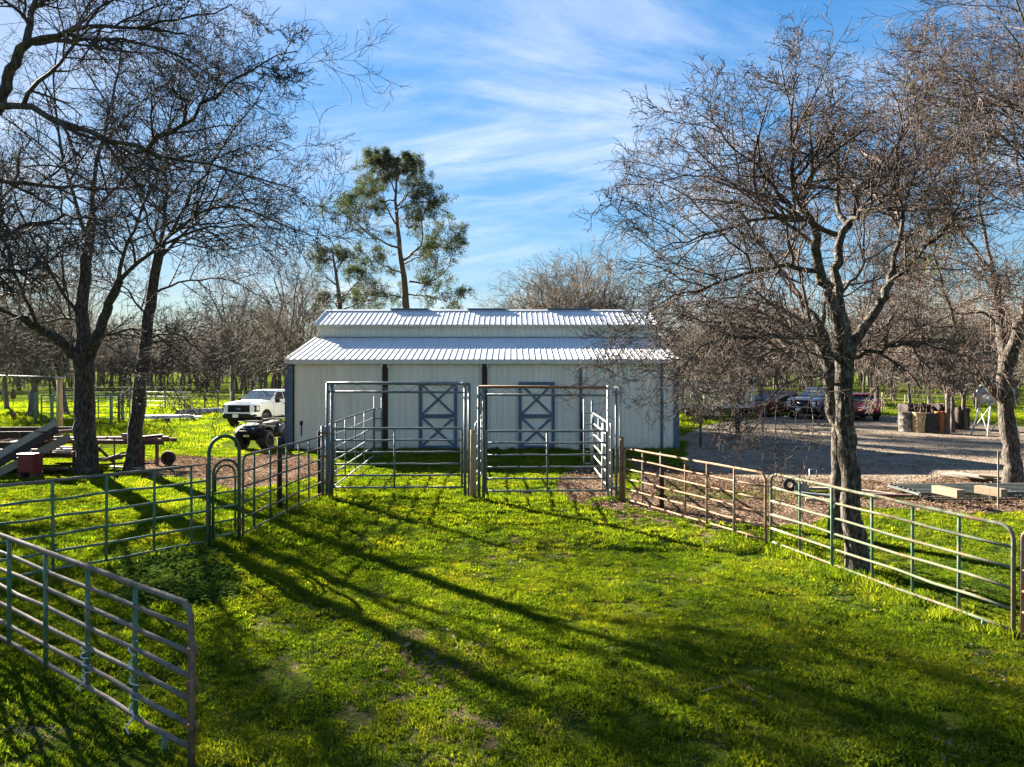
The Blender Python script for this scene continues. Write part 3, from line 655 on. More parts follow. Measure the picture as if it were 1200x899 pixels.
    # stall doors
    def door(px0, px1):
        x0, x1 = fx(px0), fx(px1); w = x1 - x0; h = 2.52; z0 = .04
        D = part('stall_door', M['siding'], B, lambda m: m.box((0, 0, 0), (w - .05, .03, h - .03)), loc=((x0 + x1) / 2, yf - .035, z0 + h / 2))
        # narrow ribs of the door skin
        b = .125; yo = -.035
        for sx in (-1, 1): part('stile', M['trim_blue'], D, lambda m: m.box((sx * (w / 2 - b / 2), yo, 0), (b, .045, h)), bevel=.006)
        for z, bb in ((h / 2 - b / 2, b), (-h / 2 + b / 2, b), (-.03, .15)): part('rail', M['trim_blue'], D, lambda m: m.box((0, yo - .004, z), (w - 2 * b + .02, .04, bb)), bevel=.006)
        for za, zb in ((.05, h / 2 - b), (-h / 2 + b, -.10)):
            xx = w / 2 - b
            part('brace', M['trim_blue'], D, lambda m: m.bar((-xx, yo + .003, za), (xx, yo + .003, zb), .035, .085, up=(0, 0, 1)))
            part('brace', M['trim_blue'], D, lambda m: m.bar((-xx, yo + .0, zb), (xx, yo + .0, za), .033, .08, up=(0, 0, 1)))
        part('handle', M['galv_pale'], D, lambda m: m.box((w / 2 - .2, yo - .03, -.12), (.2, .03, .05)), bevel=.006)
    door(491.5, 536); door(607.5, 650)
    return B
barn()

# ------------------------------------------------------------------ pipe fences and gates
def arc(c, r, a0, a1, n=6):
    return [(c[0] + r * math.cos(a0 + (a1 - a0) * i / n), c[1] + r * math.sin(a0 + (a1 - a0) * i / n)) for i in range(n + 1)]
def panel(name, label, cat, group, p0, p1, z0, z1, nr, ups, r, mf, mr, mu_=None, rad=.14, foot0=True, foot1=True, legs=(), rr=None, zs=None, bend=.012, seed=1, mtop=None, round0=True, round1=True, foot=.0):
    p0 = Vector((*p0, 0)); p1 = Vector((*p1, 0)); d = p1 - p0; Ln = d.length; rz = math.atan2(d.y, d.x)
    zg0, zg1 = float(hgt(p0.x, p0.y)), float(hgt(p1.x, p1.y))
    T = empty(name, (p0.x, p0.y, zg0), rz, label, cat, group)
    rr = rr or r * .82; q = random.Random(seed)
    slope = (zg1 - zg0) / Ln
    bot0 = -.05 if foot0 else z0; bot1 = -.05 if foot1 else z0
    path = [(0, bot0)]
    path += [(x, z) for x, z in arc((rad, z1 - rad), rad, math.pi, math.pi / 2)] if round0 else [(0, z1)]
    nmid = 6; sag = [q.uniform(-bend, bend) for _ in range(nmid)]
    a, b = (rad if round0 else 0), Ln - (rad if round1 else 0)
    path += [(a + (b - a) * (i + 1) / (nmid + 1), z1 + sag[i] * .5) for i in range(nmid)]
    path += [(x, z) for x, z in arc((Ln - rad, z1 - rad), rad, math.pi / 2, 0)] if round1 else [(Ln, z1)]
    path += [(Ln, bot1)]
    ptz = [(x, 0, z + slope * x) for x, z in path]
    part('frame', mtop or mf, T, lambda m: m.tube(ptz, r, 8))
    zz = zs or [z0 + (z1 - z0) * i / (nr - 1) for i in range(nr - 1)]
    for z in zz:
        kk = 8; pts = [(Ln * i / kk, q.uniform(-bend, bend) * .6, z + slope * Ln * i / kk + (q.uniform(-bend, bend) if 0 < i < kk else 0)) for i in range(kk + 1)]
        part('rail', mr, T, lambda m: m.tube(pts, rr, 7))
    for u in ups:
        x = u * Ln; o = .018 * (1 if q.random() < .5 else -1)
        part('upright', mu_ or mf, T, lambda m: m.tube([(x, o, z0 - .01 + slope * x), (x + q.uniform(-.01, .01), o, z1 - r * .5 + slope * x)], r * .85, 7))
    for u in legs:
        x = u * Ln
        part('foot', mu_ or mf, T, lambda m: m.tube([(x, 0, z0 + slope * x), (x, 0, -.05 + slope * x)], r * .9, 7))
    return T
def ufrac(p0, p1, xs):
    """fractions along p0-p1 whose bearing from the standpoint is that of the photo columns xs"""
    out = []
    for x in xs:
        k = (x - 600) / 800; d0, d1 = p1[0] - p0[0], p1[1] - p0[1]
        out.append((k * p0[1] - p0[0]) / (d0 - k * d1))
    return out

# near left gate
a, b = (-2.38, 5.06), (-6.55, 8.0)
zz = [.13 + (1.2 - .13) * i / 6 for i in range(6)]
panel('field_gate', 'wide weathered pipe gate in the near left corner of the lawn', 'gate', None, a, b, .13, 1.2, 7, ufrac(a, b, [156, 100, 56, 13]) + [.83, .95], .024, M['grey_pipe'], M['grey_pipe'], M['green_pipe'], rad=.13, legs=(ufrac(a, b, [193])[0], .97), seed=3, foot1=False, bend=.012)
g = empty('gate_post', (-2.34, 5.0, 0), 0, 'dark rusted post with hinges at the near end of the weathered pipe gate', 'post')
part('shaft', M['rust_pipe'], g, lambda m: m.tube([(0, 0, -.1), (0, 0, .5), (.004, 0, .93)], .02, 8))
for z in (.30, .62, .86): part('hinge', M['rust_pipe'], g, lambda m: (m.box((-.02, .03, z), (.05, .07, .04)), m.tube([(.03, .0, z - .03), (.03, .0, z + .04)], .012, 6)))
# baling twine wound on two uprights of that gate
for px, zlo, zhi, lb in ((156, .0, .72, 'pale blue baling twine wound down a gate upright with a loose hanging tail'), (100, .12, .5, 'short wrap of baling twine low on the second gate upright')):
    u = ufrac(a, b, [px])[0]; x0, y0 = a[0] + (b[0] - a[0]) * u, a[1] + (b[1] - a[1]) * u
    T = []
    for i in range(60):
        t = i / 59; rd = .026 + .010 * math.sin(t * 23); T.append((x0 + rd * math.cos(t * 30), y0 + rd * math.sin(t * 30), zhi - (zhi - zlo) * t * .8))
    for i in range(8): T.append((x0 + .02 + .02 * math.sin(i), y0 - .05 - .01 * i, zlo + (zhi - zlo) * .2 * (1 - i / 7) + .02))
    m = MB(); m.tube(T, .0065, 5); M.setdefault('twine', pm('twine', [(.36, .42, .50), (.55, .58, .60)], rough=.9, bump=0)); tag(m.build('baling_twine', M['twine']), lb, 'twine')
# left long fence
A = (-4.99, 11.18); Bq = (-6.98, 9.06); C = (-9.6, 6.3)
zf = [.12 + (1.36 - .12) * i / 5 for i in range(5)]
panel('pipe_fence', 'green six rail pipe panel left of the arched walk gate', 'fence', 'pipe panels of the left fence', A, (-7.2, 8.82), .12, 1.38, 6, ufrac(A, (-7.2, 8.82), [225, 180, 124, 62]), .024, M['green_pipe'], M['green_pipe'], mtop=M['grey_pipe'], seed=4, zs=zf, round0=False, rad=.12, foot1=False)
panel('pipe_fence', 'green pipe panel running out of the picture behind the near left gate', 'fence', 'pipe panels of the left fence', (-7.24, 8.78), C, .12, 1.38, 6, [.2, .45, .7, .95], .024, M['green_pipe'], M['green_pipe'], mtop=M['grey_pipe'], seed=5, zs=zf, rad=.12)
# bow gate
bw = empty('gate_arch', (-4.97, 11.2, float(hgt(-4.97, 11.2))), math.atan2(.42, .33), 'tall dark green arched frame around the small walk gate', 'gate frame')
wB = .53; rB = wB / 2
part('arch', M['green_dark'], bw, lambda m: m.tube([(0, 0, -.05), (0, 0, 1.0)] + [(x, 0, z) for x, z in arc((rB, 1.82 - rB), rB, math.pi, 0, 12)] + [(wB, 0, 1.0), (wB, 0, -.05)], .030, 9))
wg = empty('walk_gate', (-4.925, 11.25, float(hgt(-4.97, 11.2))), math.atan2(.42, .33), 'small round topped green walk gate inside the tall arch', 'gate')
w2 = .45; r2 = w2 / 2
part('frame', M['green_dark'], wg, lambda m: m.tube([(0, 0, .15), (0, 0, 1.0)] + [(x, 0, z) for x, z in arc((r2, 1.42 - r2), r2, math.pi, 0, 10)] + [(w2, 0, 1.0), (w2, 0, .15)], .022, 8))
part('frame', M['green_dark'], wg, lambda m: m.tube([(.05, .02, .9)] + [(x, .02, z) for x, z in arc((r2, 1.36 - r2 + .02), r2 - .05, math.pi, 0, 8)] + [(w2 - .05, .02, .9), (w2 - .05, .02, .2)], .017, 7))
for z in (.17, .40, .64, .88, 1.12): part('rail', M['green_pipe'], wg, lambda m: m.tube([(0, 0, z), (w2, 0, z)], .018, 7))
part('latch', M['rust_pipe'], wg, lambda m: m.box((w2 + .02, 0, .34), (.07, .06, .12)), bevel=.008)
# panel from the bow gate to the pen
A2, B2 = (-4.64, 11.78), (-4.43, 16.0)
panel('pipe_fence', 'brown worn pipe panel between the arched walk gate and the pen', 'fence', 'pipe panels of the left fence', A2, B2, .12, 1.45, 6, ufrac(A2, B2, [299, 318, 335, 351, 363]), .022, M['worn_pipe'], M['grey_pipe'], M['green_dark'], mtop=M['grey_pipe'], rad=.15, legs=(.12, .94), seed=6)
def pipe_post(x, y, h, r, mat, label, name='fence_post'):
    o = empty(name, (x, y, 0), 0, label, 'post'); q = random.Random(int(x * 100))
    part('shaft', mat, o, lambda m: m.tube([(0, 0, -.1), (0, 0, h * .5), (q.uniform(-.01, .01), 0, h)], r, 9))
    part('cap', mat, o, lambda m: m.lathe([(r * 1.02, h - .01), (r * 1.02, h + .012), (0.001, h + .02)], 9)); return o
pipe_post(-5.02, 14.75, 1.50, .055, M['dark_wood'], 'dark brown pipe post halfway along the worn brown panel')
pipe_post(-4.52, 16.05, 1.52, .05, M['dark_wood'], 'dark pipe post at the pen end of the worn brown panel')
# right fence
A3, B3 = (2.52, 15.3), (4.24, 11.42)
panel('pipe_fence', 'tan rusty pipe panel running from the pen corner toward the tree', 'fence', 'pipe panels of the right fence', A3, B3, .10, 1.22, 6, ufrac(A3, B3, [752, 802, 829, 861]), .023, M['tan_pipe'], M['tan_pipe'], M['tan_pipe'], rad=.14, legs=(.9,), seed=7)
A4, B4 = (4.30, 11.33), (5.45, 7.42)
panel('pipe_fence', 'worn green pipe panel crossing in front of the right tree trunk', 'fence', 'pipe panels of the right fence', A4, B4, .10, 1.23, 6, ufrac(A4, B4, [936, 976, 1021, 1068, 1122]), .023, M['worn_pipe'], M['worn_pipe'], M['green_pipe'], rad=.14, legs=(.08, ufrac(A4, B4, [1152])[0]), seed=8)
panel('pipe_fence', 'rusty pipe panel at the right edge beyond the worn green one', 'fence', 'pipe panels of the right fence', (5.50, 7.36), (6.4, 4.3), .10, 1.23, 6, [.2, .4, .6, .8], .023, M['tan_pipe'], M['rust_pipe'], M['rust_pipe'], rad=.14, seed=9)
pipe_post(2.47, 15.36, 1.45, .045, M['rust_pipe'], 'rust brown pipe post beside the right pen corner')
pipe_post(3.18, 14.5, 1.2, .05, M['dark_wood'], 'dark brown post behind the tan rusty panel')

# pens: overhead frames, gates, side panels
def overhead(label, x0, x1, y, zt, zl, mt, ml, mp, inner):
    T = empty('pen_gateway', ((x0 + x1) / 2, y, 0), 0, label, 'gate frame', 'pen frames'); h = (x1 - x0) / 2
    for x in inner: part('post', mp, T, lambda m: m.tube([(x - (x0 + x1) / 2, 0, -.1), (x - (x0 + x1) / 2, 0, zt)], .036, 9))
    part('top_rail', mt, T, lambda m: m.tube([(-h, 0, zt), (0, 0, zt - .008), (h, 0, zt - .02)], .036, 9))
    part('truss_rail', ml, T, lambda m: m.tube([(-h, 0, zl), (h, 0, zl - .02)], .027, 8))
    n = 14; pz = [(-h + 2 * h * i / n, .005, (zt - .03 if i % 2 else zl + .02)) for i in range(n + 1)]
    part('lattice', ml, T, lambda m: m.tube(pz, .008, 5))
    return T
YP = 16.0
overhead('blue grey overhead pipe frame of the left pen', -4.33, -1.0, YP, 2.66, 2.46, M['galv'], M['galv'], M['galv'], (-4.33, -4.22, -1.10, -1.0))
of2 = overhead('overhead pipe frame of the right pen with rusty top rail', -.76, 2.22, YP - .35, 2.58, 2.40, M['rust_pipe'], M['galv'], M['galv'], (-.76, -.65, 2.20))
pn = empty('corner_fence', (2.2, YP - .36, 0), math.atan2(-.15, .26), 'tall narrow pale panel closing the right pen corner', 'panel')
part('frame', M['galv_pale'], pn, lambda m: m.tube([(0, 0, -.05), (0, 0, 2.60), (.30, 0, 2.57), (.30, 0, -.05)], .032, 8))
for z in (2.46, 2.40, .3): part('rail', M['galv_pale'], pn, lambda m: m.tube([(0, 0, z), (.30, 0, z)], .022, 7))
part('upright', M['galv'], pn, lambda m: m.tube([(.20, .0, -.05), (.20, .0, 2.55)], .030, 8))
zl = [2.9 - (p - 437) * 15.95 / 800 for p in (515, 529, 543, 556, 570)]
panel('pen_gate', 'left six rail gate below the blue grey overhead frame', 'gate', 'front pen gates', (-4.17, YP - .05), (-1.17, YP - .05), .25, 1.62, 6, (.475,), .027, M['galv'], M['galv'], rad=.05, foot0=False, foot1=False, zs=zl, seed=11, bend=.008)
panel('pen_gate', 'right six rail gate below the rusty overhead frame', 'gate', 'front pen gates', (-.60, YP - .38), (2.16, YP - .40), .25, 1.60, 6, (.51,), .027, M['galv'], M['galv'], rad=.05, foot0=False, foot1=False, zs=[z - .01 for z in zl], seed=12, bend=.008)
zs2 = [.18, .50, .80, 1.11, 1.42]
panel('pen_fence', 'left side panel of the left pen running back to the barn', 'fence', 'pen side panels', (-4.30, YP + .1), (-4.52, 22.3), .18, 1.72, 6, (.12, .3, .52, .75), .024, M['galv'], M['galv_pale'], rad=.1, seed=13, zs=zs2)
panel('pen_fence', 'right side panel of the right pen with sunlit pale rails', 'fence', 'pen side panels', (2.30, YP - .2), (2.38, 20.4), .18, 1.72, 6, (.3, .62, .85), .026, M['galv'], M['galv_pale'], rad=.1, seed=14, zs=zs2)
panel('pen_fence', 'divider panel between the two pens seen end on', 'fence', 'pen side panels', (-.86, YP + .1), (-.84, 20.2), .18, 1.72, 6, (.3, .6, .9), .024, M['galv'], M['galv'], rad=.1, seed=15, zs=zs2)
for x, y, lb in ((-4.52, 22.42, 'narrow tall pipe frame at the back of the left pen'), (2.10, 19.9, 'narrow tall dark pipe frame at the back of the right pen')):
    T = empty('tall_gateway', (x, y, 0), R(8), lb, 'gate frame', 'narrow frames at the pen backs')
    part('frame', M['galv'], T, lambda m: m.tube([(0, 0, -.05), (0, 0, 2.12), (.24, 0, 2.10), (.24, 0, -.05)], .026, 8))
    for z in (1.72, 1.4, 1.0, .6, .25): part('rung', M['galv'], T, lambda m: m.tube([(0, 0, z), (.24, 0, z)], .018, 6))
def wood_post(x, y, h, w, mat, label, lean=0):
    o = empty('wooden_post', (x, y, 0), 0, label, 'post')
    part('shaft', mat, o, lambda m: m.tube([(0, 0, -.1), (lean * .5, .01, h * .5), (lean, 0, h)], [w * .52, w * .5, w * .46], 8)); return o
wood_post(-.905, YP - .18, 1.58, .15, M['wood_pole'], 'short weathered wooden post between the two pen gates')
wood_post(-.83, 20.35, .62, .14, M['galv_pale'], 'stubby pale post at the end of the pen divider')
wood_post(2.33, 17.3, 1.62, .13, M['galv_pale'], 'pale post inside the right side panel of the right pen')
T = empty('hinge_post', (-4.40, YP - .02, 0), 0, 'thick blue grey doubled post at the left pen corner', 'post')
for x in (-.03, .07): part('shaft', M['galv'], T, lambda m: m.tube([(x, 0, -.1), (x, 0, 1.66)], .044, 9))
for z in (.35, .95, 1.5): part('clamp', M['rust_pipe'], T, lambda m: m.box((.02, -.02, z), (.20, .10, .05)), bevel=.006)
# chain hanging at the middle posts
m = MB()
for i in range(22):
    z = 1.55 + .05 * i * .9 - .0; cx_ = -.68 + .012 * math.sin(i * 2.1)
    m.tube([(cx_ + .014 * math.cos(t), YP - .42 + (.014 * math.sin(t) if i % 2 else 0), z + .022 * math.sin(t)) for t in np.linspace(0, 6.28, 7)[:-1]], .006, 4, closed=True)
tag(m.build('gate_chain', M['galv_pale']), 'pale chain hanging on the middle post of the right pen frame', 'chain')
# ------------------------------------------------------------------ trees
def smooth_path(P, r0, r1, k, jit, g):
    P = np.asarray(P, float); d = np.r_[0, np.cumsum(np.linalg.norm(np.diff(P, axis=0), axis=1))]; d /= d[-1]
    t = np.linspace(0, 1, k); Q = np.stack([np.interp(t, d, P[:, i]) for i in range(3)], -1)
    for _ in range(2): Q[1:-1] = Q[1:-1] * .5 + (Q[:-2] + Q[2:]) * .25
    n = g.normal(0, jit, (k, 3)); n[0] = 0; Q = Q + n
    return Q, r0 + (r1 - r0) * t ** .8
def unit(a): return a / np.maximum(np.linalg.norm(a, axis=-1, keepdims=True), 1e-9)
def kids(g, P, Rr, n, lr, ang, tr, up, k, wig, rmin, ratio=.62, absL=None, upend=0.0, tipr=.42):
    Nn, kp, _ = P.shape
    if isinstance(n, int): idx = np.repeat(np.arange(Nn), n); fr = np.tile((np.arange(n)) / n, Nn) + g.uniform(0, 1 / n, Nn * n)
    else: idx = np.repeat(np.arange(Nn), n); fr = g.uniform(0, 1, len(idx))
    t = tr[0] + (tr[1] - tr[0]) * fr; m = len(idx)
    f = t * (kp - 1); i0 = np.minimum(f.astype(int), kp - 2); w = (f - i0)[:, None]
    p = P[idx, i0] * (1 - w) + P[idx, i0 + 1] * w; tan = unit(P[idx, i0 + 1] - P[idx, i0]); rp = Rr[idx, i0] * (1 - w[:, 0]) + Rr[idx, i0 + 1] * w[:, 0]
    plen = np.linalg.norm(np.diff(P, axis=1), axis=-1).sum(1)[idx]
    Ln = (plen if absL is None else np.full(m, absL)) * g.uniform(lr[0], lr[1], m) * (1 - .35 * t)
    rv = g.normal(0, 1, (m, 3)); perp = unit(rv - tan * (rv * tan).sum(-1, keepdims=True)); a = np.radians(g.uniform(ang[0], ang[1], m))[:, None]
    d = tan * np.cos(a) + perp * np.sin(a); d[:, 2] += up if np.isscalar(up) else up[idx]; d = unit(d)
    r0 = np.maximum(rp * ratio * g.uniform(.75, 1.0, m), rmin)
    Q = np.zeros((m, k, 3)); Q[:, 0] = p; st = (Ln / (k - 1))[:, None]
    for j in range(1, k):
        Q[:, j] = Q[:, j - 1] + d * st; d = d + g.normal(0, wig, (m, 3)); d[:, 2] += upend; d = unit(d)
    tt = np.linspace(0, 1, k)[None]; RR = np.maximum(r0[:, None] * (1 - (1 - tipr) * tt), rmin * .6)
    return Q, RR
def tubes(batches):
    V = []; F = []; off = 0
    for P, Rr, ns in batches:
        n, k, _ = P.shape; T = np.empty_like(P); T[:, 1:-1] = P[:, 2:] - P[:, :-2]; T[:, 0] = P[:, 1] - P[:, 0]; T[:, -1] = P[:, -1] - P[:, -2]; T = unit(T)
        ref = np.where(np.abs(T[:, :1, 2:]) > .85, np.array([1., 0, 0]), np.array([0, 0, 1.])); ref = np.broadcast_to(ref, T.shape)
        u = unit(np.cross(T, ref)); v = np.cross(T, u); a = np.arange(ns) * 2 * np.pi / ns
        ring = P[:, :, None] + Rr[:, :, None, None] * (np.cos(a)[None, None, :, None] * u[:, :, None] + np.sin(a)[None, None, :, None] * v[:, :, None])
        V.append(ring.reshape(-1, 3)); id_ = off + np.arange(n * k * ns).reshape(n, k, ns)
        A = id_[:, :-1]; Bn = id_[:, 1:]; F.append(np.stack([A, np.roll(A, -1, 2), np.roll(Bn, -1, 2), Bn], -1).reshape(-1, 4)); off += n * k * ns
    return np.concatenate(V), np.concatenate(F)
def tmesh(name, batches): return np_mesh(bpy.data.meshes.new(name), *tubes(batches))
def one(q): return q[0][None], q[1][None]

def spec_tree(name, label, group, base, trunk, limbs, bark, twig, seed, lv, rmin, flare=1.35, extra=None, cat='tree', ls=.66):
    """trunk / limbs: lists of world-space points with radii, measured from the photo; lv: child levels"""
    g = np.random.default_rng(seed); base = np.array([*base, 0.0]); tb = []
    T = empty(name, tuple(base), 0, label, cat, group)
    for P, r0, r1 in trunk:
        Q, rr = smooth_path(np.array(P) - base, r0, r1, 16, .02, g); d = np.linalg.norm(Q - Q[0], axis=1); rr = rr * (1 + (flare - 1) * np.exp(-d / .35))
        # knobbly rings
        tb.append((Q[None], rr[None] * (1 + g.normal(0, .035, (1, 16))), 12))
    lim = []
    for P, r0, r1 in limbs:
        q = smooth_path(np.array(P) - base, r0 * ls, r1 * ls, 14, .026, g); lim.append(q); tb.append((q[0][None], q[1][None], 8))
    mesh_obj('trunk', tmesh('trunk', tb), bark, T)
    P = np.stack([q[0] for q in lim]); Rr = np.stack([q[1] for q in lim]); bs = []
    for (n, lr, ang, tr, up, k, wig, ratio, ns, upend) in lv:
        P2, R2 = kids(g, P, Rr, n, lr, ang, tr, up, k, wig, rmin, ratio, upend=upend); ok = P2[:, :, 2].min(1) > .25
        P2, R2 = P2[ok], R2[ok]
        bs.append((P2, R2, ns)); P, Rr = P2, R2
    mesh_obj('crown', tmesh('crown', bs), twig, T)
    if extra: extra(T, g, P)
    return T
def px3(pts, D): return [(pix(x, D + dy, y)) for x, y, dy in pts]

LV_NEAR = [(9, (.35, .70), (28, 62), (.22, 1), .08, 9, .16, .62, 6, .02),
           (8, (.35, .70), (28, 60), (.12, 1), .04, 7, .18, .6, 5, .015),
           (6, (.32, .70), (28, 60), (.10, 1), .0, 5, .2, .65, 4, 0),
           (4, (.35, .75), (28, 60), (.15, 1), .0, 4, .2, .8, 3, 0)]
LVL = [(11, (.28, .58), (28, 60), (.1, 1), .04, 8, .14, .75, 6, -.01), (7, (.36, .80), (30, 62), (.1, 1), .0, 6, .15, .75, 4, -.01), (4, (.40, .80), (32, 66), (.1, 1), .0, 5, .2, .75, 3, 0), (3, (.30, .80), (30, 62), (.1, 1), 0, 3, .2, .8, 3, -.02)]
LVL0 = [(12, (.18, .40), (28, 60), (.1, 1), .03, 8, .14, .75, 6, -.01), (7, (.36, .78), (30, 62), (.1, 1), .0, 6, .15, .75, 4, -.01), (6, (.40, .85), (32, 66), (.1, 1), .0, 4, .2, .65, 3, 0), (3, (.4, .85), (30, 62), (.1, 1), 0, 3, .2, .8, 3, 0)]
# right tree, front trunk
D = 9.85
b0 = pix(1005, D)
spec_tree('bare_oak', 'large bare oak whose grey trunk stands right behind the worn green panel', None, b0[:2],
    [([pix(1005, D, 681), pix(1001, D, 640), pix(997, D, 560), pix(990, D, 490), pix(987, D, 440), pix(990, D, 405)], .142, .120),
     ([pix(990, D, 410), pix(976, D - .1, 350), pix(961, D - .3, 318), pix(955, D - .5, 268)], .095, .055),
     ([pix(990, D, 410), pix(984, D + .2, 345), pix(979, D + .4, 300), pix(992, D + .5, 262)], .085, .055),
     ([pix(992, D, 418), pix(1010, D + .1, 388), pix(1032, D + .2, 358), pix(1047, D + .3, 318)], .08, .052)],
    [(px3([(955, 268, -.5), (938, 235, -.7), (926, 205, -.9), (930, 160, -1.0), (925, 120, -1.1), (938, 88, -1.1)], D), .075, .012),
     (px3([(992, 262, .5), (1005, 225, .7), (1030, 195, .8), (1052, 172, 1.0), (1070, 140, 1.2), (1078, 100, 1.2)], D), .075, .012),
     (px3([(992, 262, .5), (975, 225, .9), (985, 180, 1.2), (970, 140, 1.4), (978, 95, 1.5)], D), .06, .012),
     (px3([(1047, 318, .3), (1056, 270, .5), (1058, 230, .6), (1050, 190, .5), (1056, 150, .4), (1045, 105, .3)], D), .07, .012),
     (px3([(1040, 340, .3), (1065, 310, .0), (1090, 290, -.3), (1115, 262, -.5), (1130, 225, -.6)], D), .05, .010),
     (px3([(979, 275, .2), (945, 258, -.2), (900, 252, -.6), (865, 262, -.9), (815, 280, -1.2), (765, 292, -1.4)], D), .065, .010),
     (px3([(958, 290, -.3), (920, 262, .1), (885, 228, .4), (850, 210, .7), (800, 202, .9), (768, 215, 1.0)], D), .06, .010),
     (px3([(961, 318, -.3), (925, 308, -.6), (880, 318, -.9), (830, 335, -1.0), (780, 350, -1.2), (750, 372, -1.3)], D), .06, .010),
     (px3([(988, 428, 0), (945, 394, -.4), (890, 392, -.7), (845, 395, -.9), (812, 408, -1.1), (795, 432, -1.2)], D), .07, .012),
     (px3([(988, 435, 0), (960, 415, .5), (915, 405, 1.1), (865, 425, 1.6), (835, 455, 1.8)], D), .055, .010),
     (px3([(992, 425, 0), (1020, 412, -.3), (1062, 405, -.7), (1100, 402, -1.0), (1130, 420, -1.2)], D), .055, .010),
     (px3([(986, 450, 0), (960, 440, -.6), (925, 445, -1.1), (895, 470, -1.4), (880, 505, -1.5)], D), .04, .008),
     (px3([(955, 268, -.5), (912, 225, -.8), (872, 178, -1.0), (840, 145, -1.0), (818, 132, -1.0)], D), .05, .010),
     (px3([(992, 262, .5), (1020, 240, -.4), (1060, 250, -.9), (1090, 225, -1.2), (1115, 180, -1.3)], D), .05, .010),
     (px3([(984, 345, .2), (1000, 330, 1.1), (1020, 300, 1.8), (1010, 240, 2.2), (1020, 180, 2.4)], D), .05, .010)],
    M['bark_warm'], M['twig_warm'], 101,
    [(12, (.30, .62), (28, 60), (.15, 1), .05, 9, .12, .78, 6, -.01),
     (8, (.36, .82), (30, 62), (.10, 1), .0, 7, .15, .76, 4, -.025),
     (5, (.38, .80), (32, 68), (.10, 1), .0, 5, .2, .75, 3, -.02),
     (3, (.30, .80), (30, 65), (.10, .95), .0, 3, .2, .8, 3, 0)], .0042)
# its neighbour, back trunk
D = 11.9
spec_tree('bare_oak', 'slimmer bare oak trunk just behind and left of the large oak', None, pix(984, D)[:2],
    [([pix(984, D, 637), pix(981, D, 580), pix(984, D, 520), pix(976, D, 470), pix(972, D, 420), pix(960, D + .2, 380)], .15, .11)],
    [(px3([(960, 380, .2), (935, 340, .5), (905, 300, .9), (880, 270, 1.1), (850, 250, 1.3)], D), .08, .012),
     (px3([(962, 384, .2), (972, 340, .8), (955, 300, 1.3), (960, 250, 1.6), (940, 200, 1.8)], D), .08, .012),
     (px3([(972, 425, 0), (930, 400, .6), (880, 385, 1.2), (840, 400, 1.6), (820, 430, 1.8)], D), .06, .012),
     (px3([(974, 440, 0), (1010, 400, .8), (1050, 370, 1.4), (1085, 350, 1.8)], D), .06, .012),
     (px3([(965, 400, .2), (920, 360, -.4), (860, 345, -.8), (810, 360, -1.0), (785, 385, -1.1)], D), .055, .010)],
    M['bark_warm'], M['twig_warm'], 102, [(9, (.32, .65), (28, 60), (.15, 1), .02, 8, .16, .6, 5, -.01), (7, (.38, .8), (24, 56), (.12, 1), -.02, 6, .16, .6, 4, -.02), (6, (.45, .9), (22, 52), (.1, 1), -.04, 4, .18, .65, 3, -.02), (4, (.4, .95), (22, 50), (.15, 1), 0, 3, .18, .8, 3, 0)], .0042)
